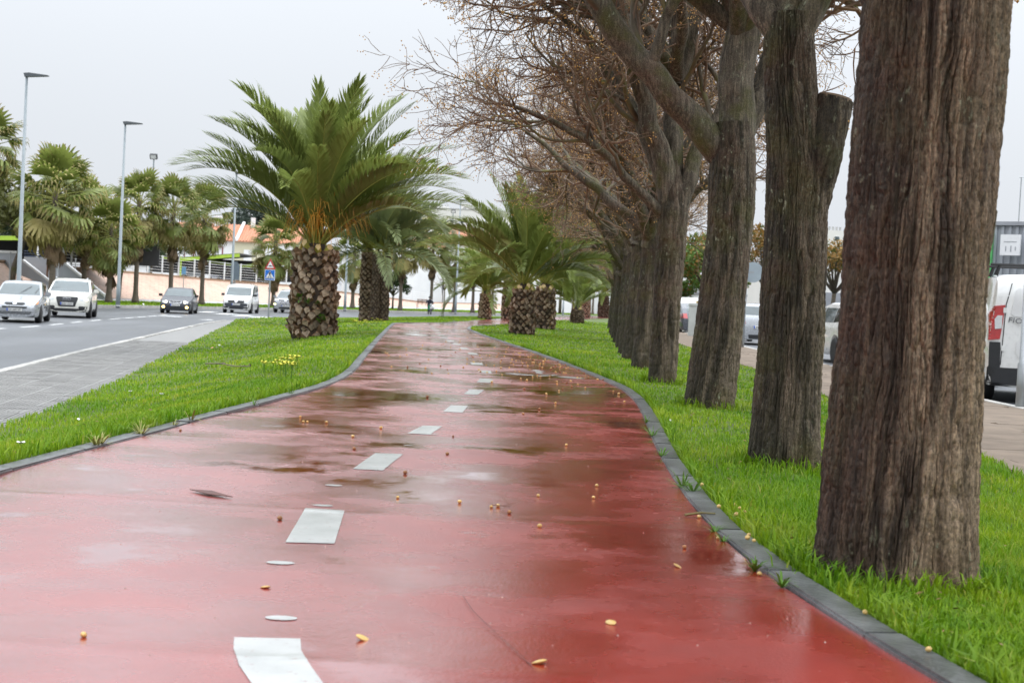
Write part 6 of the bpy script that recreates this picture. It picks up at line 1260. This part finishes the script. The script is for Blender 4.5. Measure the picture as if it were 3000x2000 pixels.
# longer tufts round the trunks and along the edging, broad-leaved weeds
tx, ty = [], []
for b, q, k in ((B1, .27, 520), (B2, .2, 300), (B3, .22, 280), (B4, .18, 160)):
    a = rng.uniform(0, 2 * np.pi, k); rr = q + np.abs(rng.normal(0, .05, k)); tx.append(b.x + rr * np.cos(a)); ty.append(b.y + rr * np.sin(a))
e = rng.uniform(3, 26, 3400); tx.append(xR(e) + .105 + np.abs(rng.normal(0, .02, len(e)))); ty.append(e)
e = rng.uniform(5, 26, 2600); tx.append(xL(e) - .105 - np.abs(rng.normal(0, .02, len(e)))); ty.append(e)
tx = np.concatenate(tx); ty = np.concatenate(ty); n = len(tx)
g = new('tall_grass', blades('tall_grass', tx, ty, zt(tx, ty), rng.uniform(.05, .12, n), np.maximum(rng.uniform(.005, .009, n), ty * .0006), np.clip(rng.normal(.35, .2, n), 0, 1), 302, .8)); tag(g, 'longer grass tufts round the trunks and along the kerb stones', 'grass', kind='stuff')
x, y, z, r = scatter(16000, 3.2, 22, 203); ok = clear(x, y); x, y, z = x[ok], y[ok], z[ok]
x, y, z = x[:4200], y[:4200], z[:4200]; n = len(x); g = new('clover', blades('clover', x, y, z, r.uniform(.02, .05, n), r.uniform(.014, .026, n), np.clip(r.normal(.3, .12, n), 0, 1), 303, 1.0)); tag(g, 'broad-leaved clover mixed into the lawn', 'ground cover', kind='stuff')
# verge beyond the road
r = np.random.default_rng(5); N = 26000; y = r.uniform(64, 235, N); f = r.random(N); a0 = np.maximum(fbx(y) + 2.6, fkx(y) - 9.5); x = a0 * (1 - f) + (fkx(y) - .3) * f; g = new('verge_grass', blades('verge_grass', x, y, np.full(N, -.53), r.uniform(.05, .12, N), y * .0008, np.clip(r.normal(.4, .15, N), 0, 1), 304)); tag(g, 'strip of grass along the far kerb under the fan palms', 'grass', kind='stuff')

# fallen fruit
def fruit_mesh(seed, mat):
    bm = bmesh.new(); bmesh.ops.create_icosphere(bm, subdivisions=2, radius=.0095); r = random.Random(seed)
    for v in bm.verts: q = 1 + .08 * math.sin(v.co.z * 500 + seed) + r.uniform(-.05, .05); v.co = Vector((v.co.x * q, v.co.y * q, v.co.z * .88 + .0078))
    me = bpy.data.meshes.new('fallen_fruit'); bm.to_mesh(me); bm.free(); me.materials.append(mat); me.polygons.foreach_set('use_smooth', np.ones(len(me.polygons), bool)); return me
MAT['fruit'] = pm('yellow_fruit_skin', (.60, .40, .13), .4, .25, 60, rand=.2, col2=(.70, .52, .22)); MAT['fruitb'] = pm('brown_fruit_skin', (.30, .14, .05), .5, .3, 60, rand=.3)
FM_ = [fruit_mesh(k, MAT['fruit']) for k in range(4)] + [fruit_mesh(9, MAT['fruitb'])]
def fruit(x, y, lab='yellow fruit fallen on the wet red path', z=None, big=1.0, m=None):
    z = float(path_z(np.array(x), np.array(y))) if z is None else z; o = new('fallen_fruit', m or random.choice(FM_[:4]), None, (x, y, z), (random.uniform(-.4, .4), random.uniform(-.4, .4), random.uniform(0, 6)), big * random.uniform(.72, 1.1)); tag(o, lab, 'fruit', 'fallen fruit on the wet path' if z < .012 else 'fallen fruit beside the kerb'); return o
NEAR = [(242, 1862, 'yellow fruit lying alone at the lower left of the path'), (1165, 1455, 'yellow fruit between the two nearest dashes, just to their right'), (1347, 1470, 'yellow fruit left of the stalked pair in mid path'), (1492, 1502, 'brown fruit just below the stalked pair in mid path'), (1576, 1453, 'yellow fruit right of the stalked pair in mid path'), (1748, 1425, 'upper of two yellow fruits one above the other right of mid path'), (1738, 1460, 'lower of two yellow fruits one above the other right of mid path'), (1582, 1545, 'yellow fruit lying alone nearer than the stalked pair'), (2003, 1607, 'brownish fruit lying alone left of the kerb beside the nearest trunk'), (956, 1240, 'single yellow fruit right of the group of three, upper left path'), (880, 1222, 'top fruit of the group of three, upper left path'), (888, 1238, 'left lower fruit of the group of three, upper left path'), (900, 1238, 'right lower fruit of the group of three, upper left path'), (530, 1264, 'brown fruit near the left kerb beyond the largest weed tuft'), (1036, 1318, 'brown fruit just left of the second nearest dash'), (1033, 1280, 'yellow fruit left of and between the second and third dashes'), (1310, 1333, 'brown fruit right of the second nearest dash'), (1327, 1279, 'brown fruit right of the third dash'), (1187, 1388, 'brown fruit by the lower right corner of the second nearest dash'), (818, 1520, 'small brown fruit just left of the nearest full dash'), (1117, 1256, 'yellow fruit just left of the third dash'), (2047, 1518, 'yellow fruit against the twig lying over the right kerb'), (2102, 1582, 'yellow fruit at the right kerb beside a green sprig'), (2224, 1685, 'yellow fruit at the right path edge nearest the first trunk'), (1438, 1484, 'left fruit of the stalked pair in mid path'), (1458, 1482, 'right fruit of the stalked pair in mid path'), (1660, 1305, 'yellow fruit alone on the right half of the path, beyond the stacked two')]
for px, py, lab in NEAR: p = gp(px, py); fruit(p.x, p.y, lab or 'yellow fruit fallen on the wet red path', m=FM_[4] if py in (1318, 1388, 1520, 1333, 1264, 1502, 1607, 1279) else None)
p = gp(2531, 1815); fruit(p.x, p.y, 'yellow fruit resting on the dark kerb stone right of the path', .016); p = gp(2722, 1928); fruit(p.x, p.y, 'yellow fruit on the kerb stone nearest the lower right corner', .016)
for px, py in [(2150, 1490), (2165, 1500), (2180, 1510), (2158, 1520), (2195, 1580), (2190, 1588), (2208, 1595), (2105, 1495), (2056, 1430)]: p = gp(px, py, .02); fruit(p.x, p.y, 'yellow fruit caught in the grass beside the right kerb', .03)
for px, py, lab in [(778, 1718, 'crushed pale fruit between the two nearest white ovals'), (1983, 1660, 'crushed pale fruit right of mid path near the kerb'), (1582, 1945, 'crushed pale fruit at the bottom edge of the path'), (1790, 1825, 'crushed pale fruit low on the right half of the path'), (1060, 1870, 'crushed pale fruit right of the large white painted curve')]: p = gp(px, py); o = fruit(p.x, p.y, lab, None, 1.3); o.scale.z *= .45; o.scale.x *= 1.4
rr = random.Random(12); cnt = 0
while cnt < 190:                                                           # the dense scatter further along
    y_ = rr.gauss(18.5, 3.2) if rr.random() < .75 else rr.uniform(10, 40); x_ = float(xR(y_)) - abs(rr.gauss(0, .55)) if rr.random() < .55 else rr.uniform(float(xL(y_)) + .1, float(xR(y_)) - .05)
    if y_ < 9.5 or x_ < float(xL(y_)) + .08: continue
    fruit(x_, y_, 'yellow fruit in the dense scatter further along the wet path', None, 1.25, FM_[4] if rr.random() < .35 else None); cnt += 1
# fruit stalks and twigs lying about
def twig(label, pts, rad_, mat='twig', name='fallen_twig', cat='twig', br=0, group=None):
    b = MB(); P = [Vector(p) for p in pts]; b.tube(P, [rad_ * (1 - .5 * i / len(P)) for i in range(len(P))], 5); r = random.Random(int(P[0].y * 1000))
    for k in range(br): c = P[r.randrange(1, len(P))]; d = Vector((r.uniform(-1, 1), r.uniform(-1, 1), .25)).normalized() * .06; b.tube([c, c + d * .6, c + d], [rad_ * .6, rad_ * .5, rad_ * .3], 4)
    o = b.build(name, MAT[mat], None); tag(o, label, cat, group); return o
def gl(px, py, dz=.006): p = gt(px, py); return p + Vector((0, 0, dz))
twig('thin reddish fruit stalk on the path beside two fruits', [gl(1440, 1486, .012), gl(1470, 1488, .01), gl(1495, 1490, .008)], .002, br=3); twig('thin curved stalk on the path near the yellow fruit group', [gl(825, 1236, .01), gl(845, 1222, .03), gl(878, 1222, .012)], .002)
twig('dry forked twig lying on the left lawn', [gl(603, 1076, .06), gl(650, 1077, .06), gl(690, 1085, .055), gl(735, 1084, .05)], .012, 'branch', br=4); twig('green-grey twig with dark end lying across the right kerb', [gl(2006, 1515, .01), gl(2050, 1516, .02), gl(2095, 1520, .022)], .006, 'branch')
for k in range(16):
    y_ = rr.uniform(14, 26); x_ = rr.uniform(float(xL(y_)) + .3, float(xR(y_)) - .1); a = rr.uniform(0, 6); p0 = Vector((x_, y_, .006)); d = Vector((math.cos(a), math.sin(a), .12)); twig('thin reddish fruit stalk among the scattered fruit on the path', [p0, p0 + d * .08, p0 + d * .15 + Vector((.02, .02, -.012))], .0025, br=5, group='fruit stalks on the path')
# dark leaf sliver on the path, crack
q = [gp(555, 1436), gp(620, 1440), gp(682, 1458), gp(610, 1450)]; b = MB().poly([v + Vector((0, 0, .0055)) for v in q] + [v + Vector((0, 0, .003)) for v in q], [(0, 1, 2, 3), (7, 6, 5, 4), (0, 3, 7, 4), (1, 5, 6, 2), (0, 4, 5, 1), (2, 6, 7, 3)]); o = b.build('fallen_leaf', pm('dark_red_brown_leaf', (.10, .03, .02), .5, .3, 20), None); tag(o, 'narrow dark leaf lying on the left of the wet path', 'leaf')
# yellow wood sorrel, white litter, kerb weeds
MAT['petal'] = pm('yellow_petal', (.75, .68, .06), .6, .12, 30); MAT['petalw'] = pm('white_petal', (.75, .74, .74), .6, .1, 30)
def flower(p, label, group, mat='petal', s=1.0, hgt=.09):
    t = thing('wild_flower', label, 'flower', p, random.uniform(0, 6), group); MB().tube([(0, 0, -.02), (.01, 0, hgt)], .0022 * s, 4).build('stem', MAT['weedleaf'], t); b = MB()
    for k in range(5):
        a = 2 * math.pi * k / 5; d = Vector((math.cos(a), math.sin(a), .5)) * .022 * s; u = Vector((-math.sin(a), math.cos(a), 0)) * .011 * s; c = Vector((.01, 0, hgt)); b.poly([c, c + d * .6 + u, c + d, c + d * .6 - u], [(0, 1, 2, 3)])
    b.build('petals', MAT[mat], t)
fr = random.Random(4)
for px, py in [(773, 1083), (776, 1088), (797, 1088), (810, 1080), (826, 1072), (830, 1085), (838, 1089), (850, 1064), (852, 1070), (853, 1090), (856, 1077), (865, 1066), (870, 1068), (819, 1096), (836, 1092), (852, 1097), (844, 1074)]: flower(gl(px, py + 14, 0), 'yellow sorrel flower in the clump on the left lawn', 'yellow flower clump on the left lawn', s=2.1, hgt=.13)
for k in range(26): px, py = fr.gauss(1065, 28), fr.gauss(957, 7); flower(gl(px, py, 0), 'yellow sorrel flower on the grass below the slender palms', 'yellow flowers below the slender palms', s=2.2, hgt=.13)
for k in range(20): px, py = fr.uniform(700, 850), fr.uniform(944, 968); flower(gl(px, py, 0), 'yellow sorrel flower on the lawn left of the big palm', 'yellow flowers left of the big palm', s=1.8, hgt=.12)
for px, py in [(1742, 955), (1800, 962), (1610, 965), (1660, 960), (1905, 1080), (1690, 968)]: flower(gl(px, py, 0), 'yellow flower on the lawn right of the path', 'yellow flowers on the right lawn', s=1.8, hgt=.1)
for px, py, lab in [(382, 1160, 'white flower cluster left in the lawn, left of the path'), (472, 1170, 'white flower cluster in the lawn near the path kerb'), (64, 1333, 'pinkish white flower near the lower left of the lawn')]: flower(gl(px, py, 0), lab, None, 'petalw', 1.2, .05)
for px, py, m_, lab, s in [(642, 1016, 'signwhite', 'scrap of white paper on the left lawn', .07), (621, 1024, 'amber', 'small orange scrap on the left lawn', .06), (746, 1020, 'signwhite', 'small white scrap near the big palm', .05), (229, 1240, 'signwhite', 'white wrapper standing in the grass left of the path', .045), (1962, 1245, 'petalw', 'white speck of litter in the grass right of the kerb', .03), (420, 893, 'signwhite', 'white litter on the far verge under the fan palms', .25)]:
    p = gl(px, py, .03) if py > 940 else gp(px, py, -.48); s *= .45; b = MB(); b.poly([(-s, -s * .5, 0), (s, -s * .6, .01), (s * .8, s * .5, s * .7), (-s * .7, s * .5, s * .5), (0, 0, s * .9)], [(0, 1, 4), (1, 2, 4), (2, 3, 4), (3, 0, 4)]); o = b.build('litter', MAT[m_], None, loc=p, rz=random.uniform(0, 6)); tag(o, lab, 'litter')
def weed(px, py, label, n=22, h=.09, dry=False):
    p = gl(px, py, 0); b = MB(); r = random.Random(int(px))
    for k in range(n):
        a = r.uniform(0, 6.28); d = Vector((math.cos(a), math.sin(a), r.uniform(.3, 1.6))).normalized(); u = d.cross(Vector((0, 0, 1))).normalized() * r.uniform(.002, .005); l = h * r.uniform(.5, 1.2); b.poly([-u, u, d * l * .6 + u * .8, d * l * .6 - u * .8, d * l + Vector((0, 0, -l * .2))], [(0, 1, 2, 3), (3, 2, 4)])
    o = b.build('kerb_weed', MAT['weedleaf'] if not dry else pm('dry_weed', (.30, .30, .08), .7, .3, 9), None, loc=p); tag(o, label, 'weed', 'weeds in the kerb joints')
for px, py, lab, n, h, d in [(412, 1276, 'largest weed tuft on the left kerb', 40, .12, True), (280, 1308, 'dry weed tuft on the left kerb nearest the camera', 24, .1, True), (295, 1305, 'dry weed tuft beside its twin on the left kerb', 22, .1, True), (508, 1250, 'small weed in the left kerb joint below the larger tuft', 14, .09, True), (560, 1236, 'tall thin weed in the left kerb joint', 12, .13, True), (742, 1190, 'weed at the left kerb near the bend', 12, .1, False), (852, 1157, 'weed at the left kerb in the bend', 14, .08, False),
                             (1893, 1240, 'weed at the right kerb joint level with the third trunk', 16, .09, False), (1912, 1280, 'weed clump at the right kerb below the third trunk', 26, .12, False), (1940, 1340, 'flat weed at the right kerb joint', 26, .09, False), (2000, 1430, 'toothed weed spreading over the right kerb', 30, .13, False), (2030, 1445, 'weed lying across the right kerb stones', 26, .12, False), (2095, 1560, 'low weed at the right kerb level with the second trunk', 20, .07, False), (2118, 1588, 'green sprig by a fruit at the right kerb', 16, .05, False), (2212, 1672, 'green weed at the right kerb near the first trunk', 30, .08, False), (2290, 1720, 'sprig on the dark right kerb near the lower corner', 16, .08, False)]: weed(px, py, lab, n, h, d)
# pale specks and grit on the coating
sp_ = MB(); r = random.Random(8)
for k in range(420):
    y_ = 2.9 * (22 / 2.9) ** r.random(); x_ = r.uniform(float(xL(y_)) + .05, float(xR(y_)) - .03); s = r.uniform(.0012, .0035); z_ = float(path_z(np.array(x_), np.array(y_)))
    sp_.poly([(x_ - s, y_ - s, z_), (x_ + s, y_ - s * .6, z_), (x_ + s * .7, y_ + s, z_), (x_ - s * .6, y_ + s * .8, z_), (x_, y_, z_ + s * 1.1)], [(0, 1, 4), (1, 2, 4), (2, 3, 4), (3, 0, 4)])
o = sp_.build('grit', pm('pale_grit', (.42, .30, .26), .7, .3, 40), None); tag(o, 'pale grit and specks scattered over the wet path', 'grit', kind='stuff')
# hairline crack in the coating, dark damp soil and litter round the trunk feet
ck = [gp(1355, 1745), gp(1385, 1790), gp(1430, 1835), gp(1490, 1890), gp(1560, 1955)]; b = MB()
for u_, v_ in zip(ck, ck[1:]):
    d = (v_ - u_).normalized(); q = Vector((d.y, -d.x, 0)) * .0007; b.poly([u_ - q + Vector((0, 0, .003)), u_ + q + Vector((0, 0, .003)), v_ + q + Vector((0, 0, .003)), v_ - q + Vector((0, 0, .003))], [(0, 1, 2, 3)])
b.build('surface_crack', pm('crack_dark', (.05, .02, .018), .7, .2, 30), path)
MAT['leaflit'] = pm('brown_leaf_litter', (.20, .11, .05), .8, .4, 12, rand=.2); r = random.Random(31); lit = MB()
for k in range(900):
    y_ = 3.2 * (30 / 3.2) ** r.random(); x_ = r.uniform(float(xR(y_)) + .1, float(xP(y_)) - .05) if r.random() < .7 else r.uniform(max(float(xS(y_)), -.4 * y_), float(xL(y_)) - .1)
    z_ = float(zt(np.array(x_), np.array(y_))) + r.uniform(.015, .045); s = r.uniform(.006, .016); a = r.uniform(0, 6.28); u_ = Vector((math.cos(a), math.sin(a), r.uniform(-.5, .5))) * s; v_ = Vector((-math.sin(a), math.cos(a), r.uniform(-.5, .5))) * s * .45; c_ = Vector((x_, y_, z_)); lit.poly([c_ - u_, c_ + v_, c_ + u_, c_ - v_], [(0, 1, 2, 3)])
o = lit.build('leaf_litter', MAT['leaflit'], None); tag(o, 'small brown leaf fragments lying in the grass', 'leaf litter', kind='stuff')
